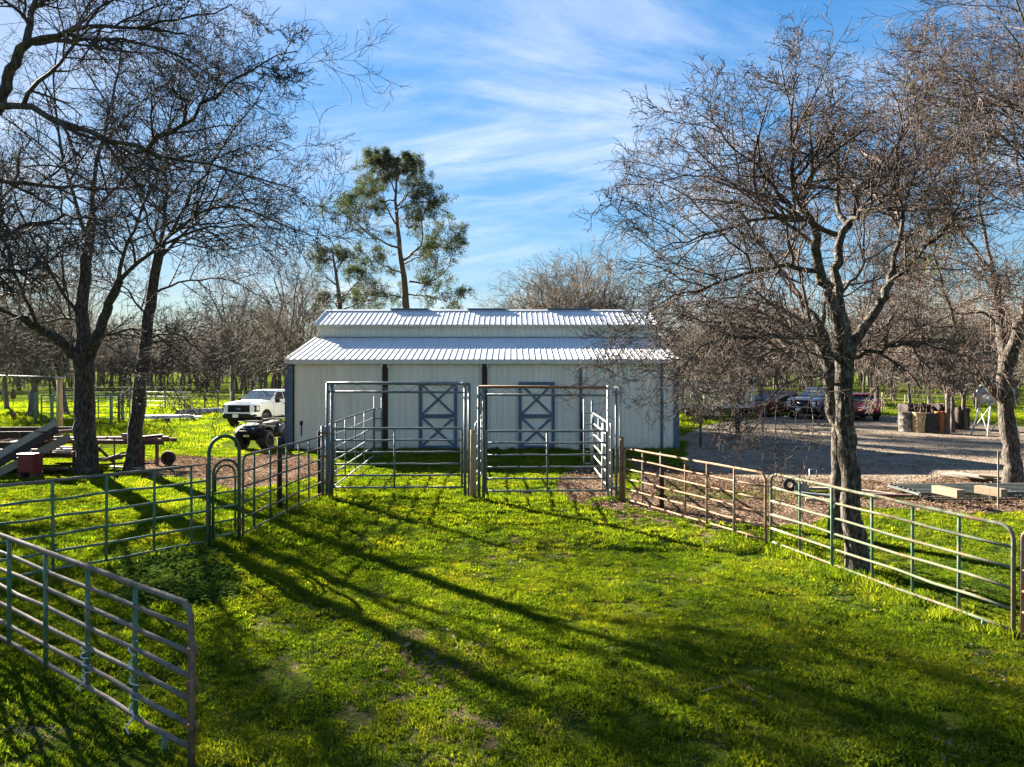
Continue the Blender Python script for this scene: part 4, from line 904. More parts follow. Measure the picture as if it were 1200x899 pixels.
# far right tree by the lumber, with leaf clumps
def leafclumps(n, zmin, mat, size, spread_):
    def f(T, g, P):
        c = P[g.integers(0, len(P), 4000)][:, -1]; c = c[c[:, 2] > zmin]
        cs = c[g.integers(0, len(c), 14)]; V = []
        for q in cs:
            m = n // 14; V.append(q + g.normal(0, spread_, (m, 3)))
        V = np.concatenate(V); k = len(V); d = unit(g.normal(0, 1, (k, 3))) * size; e = unit(np.cross(d, g.normal(0, 1, (k, 3)))) * size * .45
        X = np.stack([V - d, V + e, V + d, V - e], 1).reshape(-1, 3); mesh_obj('foliage', np_mesh(bpy.data.meshes.new('foliage'), X, np.arange(k * 4).reshape(-1, 4), False), mat, T)
    return f
D = 17.2
spec_tree('bare_oak', 'bare oak standing beside the lumber stack at the right edge', None, pix(1188, D)[:2],
    [([pix(1190, D, 573), pix(1185, D, 530), pix(1180, D, 490), pix(1176, D, 455), pix(1180, D, 420)], .205, .165),
     ([pix(1178, D, 470), pix(1160, D - .1, 455), pix(1140, D - .3, 425), pix(1125, D - .5, 395)], .11, .08),
     ([pix(1180, D, 425), pix(1172, D + .3, 370), pix(1165, D + .4, 320)], .15, .10),
     ([pix(1180, D, 425), pix(1200, D - .3, 370), pix(1215, D - .4, 310)], .14, .10)],
    [(px3([(1125, 395, -.5), (1110, 350, -.8), (1095, 300, -1.2), (1090, 250, -1.3)], D), .07, .015),
     (px3([(1130, 405, -.5), (1090, 395, -1.0), (1050, 400, -1.4), (1020, 425, -1.7)], D), .06, .015),
     (px3([(1165, 320, .4), (1150, 260, .8), (1145, 200, 1.0), (1130, 140, 1.1), (1135, 95, 1.2)], D), .08, .015),
     (px3([(1165, 320, .4), (1130, 280, -.4), (1100, 230, -1.0), (1085, 180, -1.3), (1070, 130, -1.5)], D), .07, .015),
     (px3([(1168, 340, .3), (1140, 310, 1.2), (1105, 300, 2.0), (1070, 310, 2.4), (1050, 340, 2.6)], D), .06, .015),
     (px3([(1215, 310, -.4), (1200, 240, -.8), (1190, 170, -1.2), (1180, 110, -1.3)], D), .08, .015),
     (px3([(1215, 310, -.4), (1245, 250, 0), (1260, 180, .4), (1255, 120, .5)], D), .08, .015),
     (px3([(1205, 350, -.3), (1250, 330, -1), (1290, 300, -1.5), (1320, 290, -2)], D), .07, .015),
     (px3([(1172, 380, .3), (1150, 365, -1.2), (1110, 370, -2.2), (1080, 390, -2.8)], D), .06, .015)],
    M['bark_warm'], M['twig_warm'], 103, [(9, (.32, .62), (28, 60), (.15, 1), .05, 8, .16, .6, 5, -.01), (8, (.38, .80), (24, 56), (.12, 1), 0, 6, .15, .6, 4, -.01), (6, (.45, .9), (22, 52), (.1, 1), -.02, 4, .16, .65, 3, -.02), (3, (.4, .95), (22, 50), (.1, 1), 0, 3, .18, .8, 3, 0)], .0075,
    extra=leafclumps(2600, 5.2, M['ever'], .045, .34))
# overhanging tree from beyond the right edge
D = 9.0
spec_tree('bare_oak', 'bare oak reaching in from beyond the upper right corner', None, (8.3, 9.0),
    [([(8.3, 9, 0), (8.25, 9, 1.8), (8.1, 9, 3.2)], .22, .17)],
    [([(8.1, 9, 3.2), pix(1255, 9, 250), pix(1200, 8.9, 120), pix(1165, 8.8, 100), pix(1128, 8.6, 112)], .11, .012),
     ([(8.1, 9, 3.2), pix(1265, 9.3, 200), pix(1215, 9.5, 60), pix(1190, 9.6, 10), pix(1170, 9.8, -40)], .10, .012),
     ([(8.1, 9, 3.2), pix(1290, 9.0, 280), pix(1235, 9.2, 200), pix(1190, 9.6, 165), pix(1150, 9.8, 150)], .09, .012),
     ([(8.1, 9, 3.2), (8.6, 9.6, 5), (9.2, 10.2, 7), (9.3, 10.4, 8.6)], .12, .015),
     ([(8.1, 9, 3.2), (8.9, 8.2, 4.6), (9.8, 7.6, 6), (10.4, 7.2, 7.2)], .10, .015)],
    M['bark_warm'], M['twig_warm'], 104, [(8, (.3, .55), (28, 60), (.3, 1), .02, 8, .16, .6, 5, 0), (8, (.38, .8), (24, 56), (.12, 1), 0, 6, .16, .6, 4, 0), (6, (.45, .9), (22, 52), (.1, 1), -.03, 4, .18, .65, 3, 0), (3, (.4, .95), (22, 50), (.15, 1), 0, 3, .18, .8, 3, 0)], .004)

# left trees
D = 19.7
spec_tree('bare_oak', 'dark thick trunked bare oak beside the junk trailer', None, pix(102, D)[:2],
    [([pix(102, D, 560), pix(101, D, 520), pix(99, D, 460), pix(98, D, 415)], .285, .26),
     ([pix(98, D, 420), pix(95, D + .1, 370), pix(101, D + .3, 310), pix(108, D + .5, 250)], .20, .12),
     ([pix(100, D, 422), pix(114, D, 395), pix(125, D - .2, 362), pix(139, D - .4, 330)], .17, .11),
     ([pix(97, D, 425), pix(75, D - .3, 402), pix(50, D - .6, 388), pix(24, D - .9, 372)], .15, .10)],
    [(px3([(108, 250, .5), (112, 190, .8), (128, 130, 1), (140, 75, 1.3), (150, 10, 1.5)], D), .11, .02),
     (px3([(104, 285, .4), (85, 230, .8), (70, 170, 1.4), (62, 100, 1.8), (70, 30, 2)], D), .10, .02),
     (px3([(139, 330, -.4), (165, 302, -.6), (195, 285, -.9), (235, 268, -1.2), (285, 262, -1.5), (330, 268, -1.7)], D), .10, .015),
     (px3([(139, 330, -.4), (150, 280, -.9), (175, 225, -1.4), (205, 180, -1.8), (235, 150, -2.2)], D), .09, .015),
     (px3([(24, 372, -.9), (0, 365, -1.2), (-40, 345, -1.6), (-80, 350, -2)], D), .09, .015),
     (px3([(50, 388, -.6), (30, 350, -1.2), (5, 300, -1.8), (-20, 250, -2.2), (-30, 190, -2.4)], D), .08, .015),
     (px3([(97, 375, .1), (70, 340, -.4), (42, 290, -1.0), (18, 240, -1.4), (0, 180, -1.6)], D), .09, .015),
     (px3([(97, 375, 0), (60, 372, 1.0), (20, 390, 1.8), (-10, 420, 2.2)], D), .07, .015),
     (px3([(114, 395, 0), (150, 385, .8), (185, 392, 1.4), (215, 415, 1.8), (230, 438, 2)], D), .07, .015),
     (px3([(108, 250, .5), (140, 215, 1.4), (180, 175, 2.2), (215, 120, 2.6), (250, 70, 2.8)], D), .08, .015),
     (px3([(98, 405, 0), (120, 400, -1.0), (150, 420, -1.8), (165, 450, -2.1)], D), .05, .012)],
    M['bark_silhouette'], M['twig_silhouette'], 105, LVL, .0074)
D = 20.2
spec_tree('bare_oak', 'dark slender bare oak leaning right between the thick oak and the truck', None, pix(156, D)[:2],
    [([pix(154, D, 557), pix(160, D, 500), pix(165, D, 440), pix(174, D, 380), pix(180, D, 330), pix(188, D, 285)], .215, .13)],
    [(px3([(188, 285, 0), (207, 272, -.3), (240, 242, -.8), (285, 244, -1.3), (330, 262, -1.6), (372, 280, -1.9)], D), .10, .012),
     (px3([(188, 285, 0), (196, 240, .4), (192, 180, .8), (205, 120, 1.2), (215, 60, 1.5)], D), .09, .015),
     (px3([(184, 305, 0), (225, 265, 1.0), (270, 225, 1.8), (310, 190, 2.2), (345, 175, 2.4)], D), .085, .012),
     (px3([(186, 295, 0), (225, 225, -1.2), (265, 165, -1.9), (300, 120, -2.3), (325, 80, -2.5)], D), .085, .012),
     (px3([(186, 295, 0), (165, 240, -.8), (150, 180, -1.4), (130, 140, -1.8)], D), .07, .015),
     (px3([(178, 345, 0), (210, 330, .6), (250, 322, 1.2), (290, 335, 1.6), (320, 360, 1.9)], D), .06, .012),
     (px3([(172, 395, 0), (205, 390, -.5), (235, 410, -1.0), (262, 440, -1.4)], D), .055, .012),
     (px3([(170, 405, 0), (195, 398, .8), (235, 395, 1.6), (275, 410, 2.2), (300, 432, 2.5)], D), .055, .012),
     (px3([(175, 375, 0), (150, 340, 1.0), (125, 320, 1.7), (105, 280, 2.2)], D), .06, .012),
     (px3([(166, 430, 0), (186, 438, -.9), (205, 455, -1.5), (213, 480, -1.8)], D), .035, .008)],
    M['bark_silhouette'], M['twig_silhouette'], 106, LVL, .0074)
D = 11.5
spec_tree('bare_oak', 'big dark oak limbs spreading in from the upper left edge', None, (-9.9, 11.5),
    [([(-9.9, 11.5, 0), (-9.85, 11.5, 2.0), (-9.7, 11.5, 4.2), pix(-30, 11.5, 180)], .26, .17),
     ([pix(-30, D, 180), pix(0, D, 118), pix(15, D - .1, 78), pix(31, D - .2, 50)], .11, .07)],
    [(px3([(-5, 125, 0), (20, 118, -.2), (65, 140, -.5), (125, 163, -.8), (165, 180, -1.0), (230, 188, -1.2), (300, 210, -1.4), (345, 225, -1.5)], D), .10, .012),
     (px3([(160, 178, -1.0), (200, 155, -1.3), (232, 128, -1.5), (265, 98, -1.7), (300, 70, -1.9), (348, 62, -2.0)], D), .06, .010),
     (px3([(31, 50, -.2), (75, 36, -.3), (120, 28, -.5), (165, 34, -.7), (220, 20, -.9), (270, 8, -1.0)], D), .08, .012),
     (px3([(31, 50, -.2), (42, 5, 0), (60, -40, .2), (90, -90, .4)], D), .09, .02),
     (px3([(31, 50, -.2), (85, 50, 1.0), (140, 40, 1.8), (200, 60, 2.2), (250, 90, 2.4), (300, 130, 2.6)], D), .07, .012),
     (px3([(-30, 200, 0), (10, 220, .6), (60, 215, 1.2), (115, 225, 1.8), (170, 215, 2.2), (225, 230, 2.4)], D), .08, .012),
     (px3([(-30, 260, 0), (5, 275, -.4), (50, 260, -1.0), (90, 250, -1.5), (140, 265, -1.8)], D), .08, .012),
     (px3([(-40, 330, 0), (-10, 315, .5), (30, 322, 1.0), (75, 290, 1.5), (110, 270, 1.9)], D), .07, .012),
     ([(-9.7, 11.5, 4.6), (-10.6, 12, 6.4), (-11.5, 12.4, 8)], .14, .03), ([(-9.75, 11.5, 3.6), (-10.8, 11, 5.0), (-12, 10.6, 6.2), (-12.6, 10.4, 7)], .12, .02)],
    M['bark_silhouette'], M['twig_silhouette'], 107, LVL0, .0052)

# ---- pines behind the barn
def pine(label, D, trunk, limbs, seed, needle_n, ln, wd, nk=14):
    g = np.random.default_rng(seed); b = np.array([trunk[0][0] , trunk[0][1], 0.0]); T = empty('pine_tree', tuple(b), 0, label, 'tree')
    tq = smooth_path(np.array(trunk) - b, .42 * D / 45, .06, 20, .03, g); tb = [(tq[0][None], tq[1][None], 9)]; lim = []
    for P, r0, r1 in limbs:
        q = smooth_path(np.array(P) - b, r0, r1, 12, .06, g); lim.append(q); tb.append((q[0][None], q[1][None], 6))
    mesh_obj('trunk', tmesh('trunk', tb), M['bark_pine'], T)
    P = np.stack([q[0] for q in lim]); Rr = np.stack([q[1] for q in lim])
    P1, R1 = kids(g, P, Rr, nk, (.25, .5), (30, 65), (.15, 1), .12, 7, .15, .02, .55, upend=.06)
    P2, R2 = kids(g, P1, R1, 5, (.4, .75), (30, 60), (.3, 1), .1, 5, .2, .012, .6, upend=.06)
    P3, R3 = kids(g, P2, R2, 3, (.35, .6), (25, 60), (.3, 1), .1, 3, .2, .01, .7)
    mesh_obj('branches', tmesh('branches', [(P1, R1, 4), (P2, R2, 3), (P3, R3, 3)]), M['bark_pine'], T)
    tips = P3[:, -1]; n = len(tips); k = needle_n; c = np.repeat(tips, k, 0) + g.normal(0, .13, (n * k, 3)); ax = np.repeat(unit(P3[:, -1] - P3[:, 0]), k, 0)
    d = unit(ax * .6 + g.normal(0, .75, (n * k, 3))) * ln * g.uniform(.6, 1.2, (n * k, 1)); w = unit(np.cross(d, g.normal(0, 1, (n * k, 3)))) * wd
    X = np.stack([c - w, c + w, c + d], 1).reshape(-1, 3); mesh_obj('foliage', np_mesh(bpy.data.meshes.new('foliage'), X, np.arange(n * k * 3).reshape(-1, 3), False), M['needles'], T)
    return T
def px3s(pts, D): return [(pix(x, D + dy * 1.4, y)) for x, y, dy in pts]
D = 62
pine('tall grey green pine rising behind the barn roof', D, [pix(478, D, 437 + 37), pix(477, D, 362), pix(470, D, 300), pix(464, D, 255), pix(463, D, 225), pix(465, D, 190)],
     [(px3s([(473, 305, 0), (493, 292, -.6), (497, 275, -1), (492, 258, -1.2), (502, 238, -1.4)], D), .12, .03), (px3s([(480, 330, 0), (505, 332, .8), (523, 318, 1.2), (532, 300, 1.5), (528, 285, 1.6)], D), .10, .02),
      (px3s([(466, 290, 0), (440, 280, .8), (420, 265, 1.2), (405, 252, 1.6), (396, 243, 1.8)], D), .11, .02), (px3s([(463, 262, 0), (452, 240, .7), (440, 225, 1.2), (430, 208, 1.6)], D), .10, .02),
      (px3s([(463, 245, 0), (478, 228, .8), (490, 210, 1.3), (488, 192, 1.5)], D), .09, .02), (px3s([(463, 225, 0), (452, 205, -.6), (440, 196, -1.0), (432, 190, -1.2)], D), .08, .02),
      (px3s([(464, 215, 0), (470, 200, .5), (478, 188, .9)], D), .07, .02), (px3s([(463, 250, 0), (475, 240, -1.3), (500, 235, -2.0), (508, 252, -2.2)], D), .08, .02),
      (px3s([(475, 322, 0), (455, 312, -1.0), (430, 305, -1.6), (415, 318, -1.8)], D), .08, .02), (px3s([(478, 345, 0), (500, 348, -1.0), (520, 352, -1.6), (537, 358, -2.0)], D), .08, .02),
      (px3s([(478, 350, 0), (450, 345, .8), (430, 352, 1.4), (418, 362, 1.8)], D), .08, .02), (px3s([(472, 310, 0), (492, 300, 1.4), (515, 285, 2.2), (533, 275, 2.6)], D), .08, .02),
      (px3s([(463, 235, 0), (445, 235, -1.3), (425, 245, -2), (415, 235, -2.4)], D), .08, .02), (px3s([(464, 200, 0), (455, 190, .5), (450, 184, .8)], D), .06, .02)], 201, 14, .32, .030)
D = 58
pine('smaller olive pine left of the tall pine behind the roof edge', D, [pix(398, D, 476), pix(400, D, 400), pix(398, D, 350), pix(392, D, 310), pix(388, D, 292)],
     [(px3s([(398, 350, 0), (415, 335, .6), (425, 320, 1), (432, 312, 1.3)], D), .09, .02), (px3s([(396, 335, 0), (382, 325, .8), (374, 315, 1.2), (372, 300, 1.4)], D), .08, .02), (px3s([(394, 320, 0), (400, 305, -.8), (408, 296, -1.2)], D), .07, .02),
      (px3s([(399, 360, 0), (385, 352, -.8), (376, 350, -1.3)], D), .08, .02), (px3s([(399, 365, 0), (420, 355, -1.0), (440, 350, -1.6), (450, 345, -1.9)], D), .08, .02), (px3s([(392, 310, 0), (385, 298, .4), (380, 292, .6)], D), .06, .02),
      (px3s([(400, 385, 0), (385, 375, 1.2), (372, 372, 1.8)], D), .08, .02)], 202, 9, .30, .026, 9)

# ---- background bare trees: six shapes, copied with their parts
def wood_proto(seed, h, spread_, n0, ntop):
    g = np.random.default_rng(seed); k = 9
    lean = g.normal(0, .05 * h, 2); tz = h * g.uniform(.20, .30)
    tr = smooth_path([(0, 0, -.1), (lean[0] * .2, lean[1] * .2, tz * .6), (lean[0] * .4, lean[1] * .4, tz)], .0165 * h, .0135 * h, 7, .02, g)
    bs = [(tr[0][None], tr[1][None] * np.r_[1.35, 1.1, np.ones(5)][None], 7)]; lim = []
    for i in range(n0):
        az = 2 * math.pi * (i + g.uniform(-.3, .3)) / n0; el = g.uniform(.25, 1.0); rr_ = spread_ * (1.1 - .7 * el); top = tz + (h - tz) * (.35 + .65 * el)
        c, s = math.cos(az), math.sin(az); st = tr[0][-1] * 1.0
        lim.append(smooth_path([st, st + [c * rr_ * .35, s * rr_ * .35, (top - tz) * .38], st + [c * rr_ * .75, s * rr_ * .75, (top - tz) * .75], st + [c * rr_, s * rr_, top - tz]], .012 * h, .003 * h, k, .02 * h, g))
    P = np.stack([q[0] for q in lim]); Rr = np.stack([q[1] for q in lim]); bs.append((P, Rr, 5))
    trunk = tmesh('far_trunk', bs); trunk.materials.append(M['bark_hazed'])
    P1, R1 = kids(g, P, Rr, 7, (.3, .6), (28, 62), (.12, 1), .05, 6, .18, .02, .6, upend=-.02)
    P2, R2 = kids(g, P1, R1, 6, (.35, .7), (28, 62), (.1, 1), 0, 4, .2, .014, .62, upend=-.03)
    P3, R3 = kids(g, P2, R2, ntop, (.4, .75), (25, 62), (.12, 1), 0, 3, .2, .012, .75)
    crown = tmesh('far_crown', [(P1, R1, 3), (P2, R2, 3), (P3, R3, 3)]); crown.materials.append(M['twig_hazed'])
    return trunk, crown
PROTO = [wood_proto(300 + i, 9.0 + (i % 3), 3.6 + .3 * (i % 2), 9, 5) for i in range(6)]
ZONE = {'left': ('bare oak in the wood beyond the left field', 'oaks beyond the left field'), 'right': ('bare oak in the wood beyond the gravel yard', 'oaks beyond the gravel yard'), 'back': ('bare oak standing up behind the barn roof', 'oaks behind the barn roof')}
tg = np.random.default_rng(55)
def plant(x, y, h, zone, label=None, tr=1.0):
    p = PROTO[int(tg.integers(0, 6))]; lb, gr = ZONE[zone]
    T = empty('bare_oak', (x, y, 0), tg.uniform(0, 6.28), label or lb, 'tree', None if label else gr)
    s = h / 9.5 ; T.scale = (s * tg.uniform(.9, 1.2), s * tg.uniform(.9, 1.2), s)
    inst('trunk', p[0], T); inst('crown', p[1], T); return T
# individually placed ones the photo shows apart
for px, py, h, zone, lb in ((8, 479, 9, 'left', 'bare oak with upright grey trunk behind the pole crossbar'), (205 / 3 - 33, 488, 9, 'left', 'bare oak left of the wooden pole, one of a close pair'), (43, 486, 9.5, 'left', 'bare oak right beside its twin left of the wooden pole'), (78, 486, 9, 'left', 'bare oak just right of the wooden pole'),
                        (865, 511, 6.0, 'right', 'thick sawn trunk oak at the far edge of the barn shadow'), (1110, 508, 8.0, 'right', 'pale forked oak standing behind the rusty drum'), (1116, 507, 7.5, 'right', 'second stem oak beside the rusty drum'), (1066, 487, 7.5, 'right', 'pale thin oak rising behind the tan drum'), (1132, 504, 7, 'right', 'slim oak between the dark bin and the tank')):
    plant(*gnd(px, py), h, zone, lb)
for px, D, h in ((640, 62, 11.0), (662, 58, 12.3), (688, 60, 12.5), (610, 66, 10.0), (590, 70, 9.2), (712, 62, 11), (735, 66, 9.5), (345, 52, 9.5), (365, 60, 9), (755, 56, 9.5), (650, 63, 11.5), (676, 66, 12.6), (698, 64, 11.8), (628, 70, 10.8), (602, 74, 9.6), (540, 85, 8.5), (620, 80, 9), (700, 82, 10)):
    plant((px - 600) / 800 * D, D, h, 'back')
n = 0
while n < 85:      # left wood
    D = math.sqrt(tg.uniform(56 ** 2, 130 ** 2)); px = tg.uniform(-140, 345) if n > 14 else tg.uniform(-620, -140); x = (px - 600) / 800 * D
    if D < 95 and 110 < px < 345 and tg.uniform() < .82: continue
    plant(x, D, tg.uniform(6.5, 9.5) * (1 + .0016 * D), 'left'); n += 1
n = 0
while n < 100:     # right wood
    D = math.sqrt(tg.uniform(50 ** 2, 125 ** 2)); px = tg.uniform(770, 1350) if n > 10 else tg.uniform(1350, 1800); x = (px - 600) / 800 * D
    plant(x, D, tg.uniform(6.5, 9.5) * (1 + .0012 * D), 'right'); n += 1
# the wood goes on as one mass further off
fv = []; ff = []; o_ = 0
fp = wood_proto(400, 9.5, 4.2, 6, 3)
def arr(me):
    v = np.empty(len(me.vertices) * 3, np.float32); me.vertices.foreach_get('co', v); l = np.empty(len(me.loops), np.int32); me.loops.foreach_get('vertex_index', l); return v.reshape(-1, 3), l.reshape(-1, 4)
va, fa = arr(fp[0]); vb, fb = arr(fp[1]); VV = np.concatenate([va, vb]); FF = np.concatenate([fa, fb + len(va)])
far_c = source('far_wood_tree', [np_mesh(bpy.data.meshes.new('far_wood'), VV, FF)], M['twig_hazed'])
D = np.sqrt(tg.uniform(112 ** 2, 230 ** 2, 2600)); px = tg.uniform(-1100, 2300, 2600)
tag(scatter('far_wood', np.stack([(px - 600) / 800 * D, D, np.zeros(2600)], -1), tg.uniform(.85, 1.2, 2600), far_c), 'grey brown mass of bare woodland along the horizon', 'woodland', kind='stuff')
# an oak added beyond the left edge so its shadow streaks cross the lawn
for x, y, h in ((-18.8, 22.5, 10),):
    plant(x, y, h, 'left', {22.5: 'bare oak added beyond the left edge to streak the lawn with shadow'}[y])
# ------------------------------------------------------------------ vehicles
M['white_paint'] = pm('white_paint', [(.76, .76, .75), (.80, .80, .79)], scale=2, rough=.28, bump=0, coat=.6, patch=((.55, .50, .42), 3, .62, .9, .5))
M['maroon_paint'] = pm('maroon_paint', [(.24, .012, .026), (.32, .018, .036)], scale=2, rough=.25, bump=0, coat=.8)
M['silver_paint'] = pm('silver_paint', [(.16, .185, .22), (.22, .24, .27)], scale=2, rough=.3, metal=.4, bump=0, coat=.6)
M['dark_red_paint'] = pm('dark_red_paint', [(.09, .016, .016), (.13, .022, .02)], scale=2, rough=.35, bump=0, coat=.4)
M['glass'] = pm('dark_glass', [(.012, .018, .02), (.02, .028, .03)], scale=1, rough=.06, bump=0, spec=.9)
M['black_plastic'] = pm('black_plastic', [(.010, .010, .011), (.022, .021, .020)], scale=8, rough=.7, spec=.15, bump=.1)
M['tyre'] = pm('tyre_rubber', [(.014, .013, .012), (.035, .031, .027)], scale=8, rough=.85, bump=.3)
M['rim'] = pm('wheel_rim', [(.42, .42, .42), (.55, .55, .54)], scale=8, rough=.35, metal=.7, bump=0)
M['glass_sky_tint'] = pm('windshield_sky_tint', [(.10, .13, .14), (.16, .19, .19)], scale=1.5, rough=.08, bump=0, spec=.9)  # paler than the side glass: sky reflection put into its colour
M['chrome'] = pm('chrome', [(.6, .6, .6), (.7, .7, .7)], scale=5, rough=.15, metal=1, bump=0)
M['lamp_clear'] = pm('headlamp_glass', [(.55, .56, .57), (.68, .68, .67)], scale=12, rough=.15, bump=0, spec=.8)
M['lamp_red'] = pm('tail_lamp', [(.35, .01, .01), (.5, .02, .02)], scale=12, rough=.2, bump=0)
M['plate'] = pm('number_plate', [(.62, .63, .64), (.72, .72, .71)], scale=12, rough=.4, bump=0)
M['emblem'] = pm('emblem_blue', [(.03, .06, .16), (.05, .09, .22)], scale=12, rough=.25, bump=0)

def rrect(x, hw, z0, z1, r=.12, n=4, tumble=0.0):
    """cross-section ring at station x; tumble narrows the top"""
    pts = []
    for (cy, cz, a0) in ((hw - r, z1 - r, 0), (-hw + r, z1 - r, 90), (-hw + r, z0 + r, 180), (hw - r, z0 + r, 270)):
        for i in range(n + 1):
            a = R(a0 + 90 * i / n); y = cy + r * math.cos(a); z = cz + r * math.sin(a)
            y *= 1 - tumble * max(0, (z - z0) / (z1 - z0)); pts.append((x, y, z))
    return pts
def hull(m, st, caps=True): m.loft([rrect(*s) for s in st], caps=caps)
def wheel(parent, x, y, r, w, rim='rim', steer=0):
    s = 1 if y > 0 else -1
    Wl = part('wheel', M['tyre'], parent, lambda m: m.lathe([(r * .56, -w / 2), (r * .9, -w / 2), (r, -w * .32), (r, w * .32), (r * .9, w / 2), (r * .56, w / 2), (r * .5, w * .2), (r * .5, -w * .2), (r * .56, -w / 2)], 22, axis='y'), loc=(x, y, r))
    Wl.rotation_euler = (0, 0, steer)
    def rm(m):
        m.lathe([(r * .60, s * w * .42), (r * .52, s * w * .46), (r * .48, s * w * .2), (.0001, s * w * .22)], 18, axis='y')
        for i in range(6):
            a = i * math.pi / 3; m.bar((.05 * math.cos(a), s * w * .34, .05 * math.sin(a)), (r * .53 * math.cos(a), s * w * .38, r * .53 * math.sin(a)), .07, .04, up=(0, 1, 0))
        m.lathe([(r * .14, s * w * .42), (.0001, s * w * .43)], 10, axis='y')
    part('rim', M[rim], Wl, rm); return Wl
def quadplate(m, pts, t):
    """thin plate from 4 corner points, thickness t along its normal"""
    p = [Vector(q) for q in pts]; n = (p[1] - p[0]).cross(p[3] - p[0]).normalized() * t
    vs = p + [q + n for q in p]; m.add(vs, [(0, 3, 2, 1), (4, 5, 6, 7), (0, 1, 5, 4), (1, 2, 6, 5), (2, 3, 7, 6), (3, 0, 4, 7)])

def pickup(loc, rz, paint, label, group=None):
    T = empty('pickup_truck', loc, rz, label, 'pickup truck', group); P = M[paint]
    # local: +x forward. lower body front to back of cab, then the bed
    def body(m):
        hull(m, [(2.93, .88, .62, 1.16, .10), (2.86, .96, .52, 1.24, .12), (2.55, 1.0, .48, 1.32, .12), (1.9, 1.01, .48, 1.36, .12), (1.3, 1.01, .46, 1.39, .11), (-1.15, 1.0, .46, 1.38, .11), (-1.2, 1.0, .46, 1.36, .11)])
    part('body', P, T, body)
    part('hood_bulge', P, T, lambda m: hull(m, [(2.7, .5, 1.2, 1.315, .03), (2.4, .55, 1.2, 1.365, .03), (1.4, .62, 1.3, 1.425, .03)]))
    def cab(m):
        zs = [(1.26, 1.42, -1.16, .97), (1.5, 1.12, -1.12, .93), (1.78, .72, -1.05, .83), (1.91, .46, -.98, .77), (1.955, .25, -.85, .68)]
        m.loft([[(xf, -w + .08, z), (xf - .06, -w, z), (xb + .06, -w, z), (xb, -w + .08, z), (xb, w - .08, z), (xb + .06, w, z), (xf - .06, w, z), (xf, w - .08, z)] for z, xf, xb, w in zs])
    part('cab', P, T, cab, bevel=.02)
    def wsh(m): quadplate(m, [(1.31, -.86, 1.42), (1.31, .86, 1.42), (.60, .76, 1.87), (.60, -.76, 1.87)], .035)
    part('windshield', M['glass_sky_tint'], T, wsh)
    for s in (-1, 1):
        def sw(m, a, b, c, d):
            pts = [(a[0], s * a[2], a[1]), (b[0], s * b[2], b[1]), (c[0], s * c[2], c[1]), (d[0], s * d[2], d[1])]
            quadplate(m, pts if s < 0 else pts[::-1], .012)
        part('side_window', M['glass'], T, lambda m: sw(m, (1.02, 1.43, .965), (.10, 1.43, .965), (.10, 1.83, .85), (.62, 1.83, .85)))
        part('side_window', M['glass'], T, lambda m: sw(m, (.00, 1.43, .965), (-.95, 1.43, .965), (-.88, 1.83, .85), (.00, 1.83, .85)))
        mr = part('mirror', M['black_plastic'], T, lambda m: m.box((1.02, s * 1.14, 1.38), (.12, .22, .26)), bevel=.04)
        part('mirror_arm', M['black_plastic'], mr, lambda m: m.bar((1.0, s * .96, 1.32), (1.02, s * 1.06, 1.35), .08, .05))
        for x in (.12, -.98): part('door_handle', M['chrome'], T, lambda m: m.box((x, s * 1.012, 1.17), (.2, .03, .04)), bevel=.008)
        def seams(m):
            for x in (1.2, .05, -1.02): m.bar((x, s * 1.010, .56), (x, s * 1.010, 1.30), .012, .006, up=(0, 1, 0))
        part('door_seam', M['black_plastic'], T, seams)
        part('side_vent', M['black_plastic'], T, lambda m: m.bar((1.36, s * 1.003, .98), (1.24, s * 1.003, 1.2), .10, .012, up=(0, 1, 0)))
        hl = part('headlight', M['black_plastic'], T, lambda m: (m.box((2.82, s * .80, 1.0), (.20, .32, .36)), m.box((2.72, s * .955, 1.0), (.34, .10, .34))), bevel=.02)
        part('lens', M['lamp_clear'], hl, lambda m: (m.box((2.925, s * .81, 1.04), (.02, .24, .10)), m.box((2.925, s * .81, .90), (.02, .2, .07)), m.box((2.74, s * 1.008, 1.02), (.24, .012, .22))), bevel=.005)
        for wx in (1.92, -1.72):
            part('wheel_arch', M['black_plastic'], T, lambda m: m.tube([(wx + .49 * math.cos(a), s * 1.01, .42 + .49 * math.sin(a)) for a in np.linspace(-.2, math.pi + .2, 14)], .035, 6))
            part('wheel_well', M['dark'], T, lambda m: m.lathe([(.0001, s * .985), (.46, s * .985), (.46, s * 1.018), (.0001, s * 1.02)], 20, axis='y', o=(wx, 0, .42)))
            wheel(T, wx, s * .90, .40, .27)
        part('step_bar', M['black_plastic'], T, lambda m: m.bar((1.3, s * .98, .40), (-1.1, s * .98, .40), .12, .06), bevel=.01)
    gr = part('grille', M['black_plastic'], T, lambda m: m.box((2.90, 0, .99), (.10, 1.30, .42)), bevel=.03)
    for z in (.90, .99, 1.08): part('grille_bar', M['black_plastic'], gr, lambda m: m.box((2.965, 0, z), (.05, 1.2, .035)), bevel=.008)
    em = part('emblem', M['chrome'], gr, lambda m: m.lathe([(.0001, 0), (.5, 0), (.5, .02), (.0001, .022)], 20, axis='x'), loc=(2.985, 0, .99)); em.scale = (1, .26, .11)
    e2 = part('emblem', M['emblem'], gr, lambda m: m.lathe([(.0001, 0), (.45, 0), (.45, .02), (.0001, .022)], 20, axis='x'), loc=(2.99, 0, .99)); e2.scale = (1.3, .25, .095)
    part('bumper', M['black_plastic'], T, lambda m: hull(m, [(2.80, .98, .44, .74, .08), (3.0, .93, .48, .72, .08), (3.05, .80, .50, .70, .08)]))
    part('bumper_trim', P, T, lambda m: m.box((2.96, 0, .775), (.12, 1.8, .07)), bevel=.02)
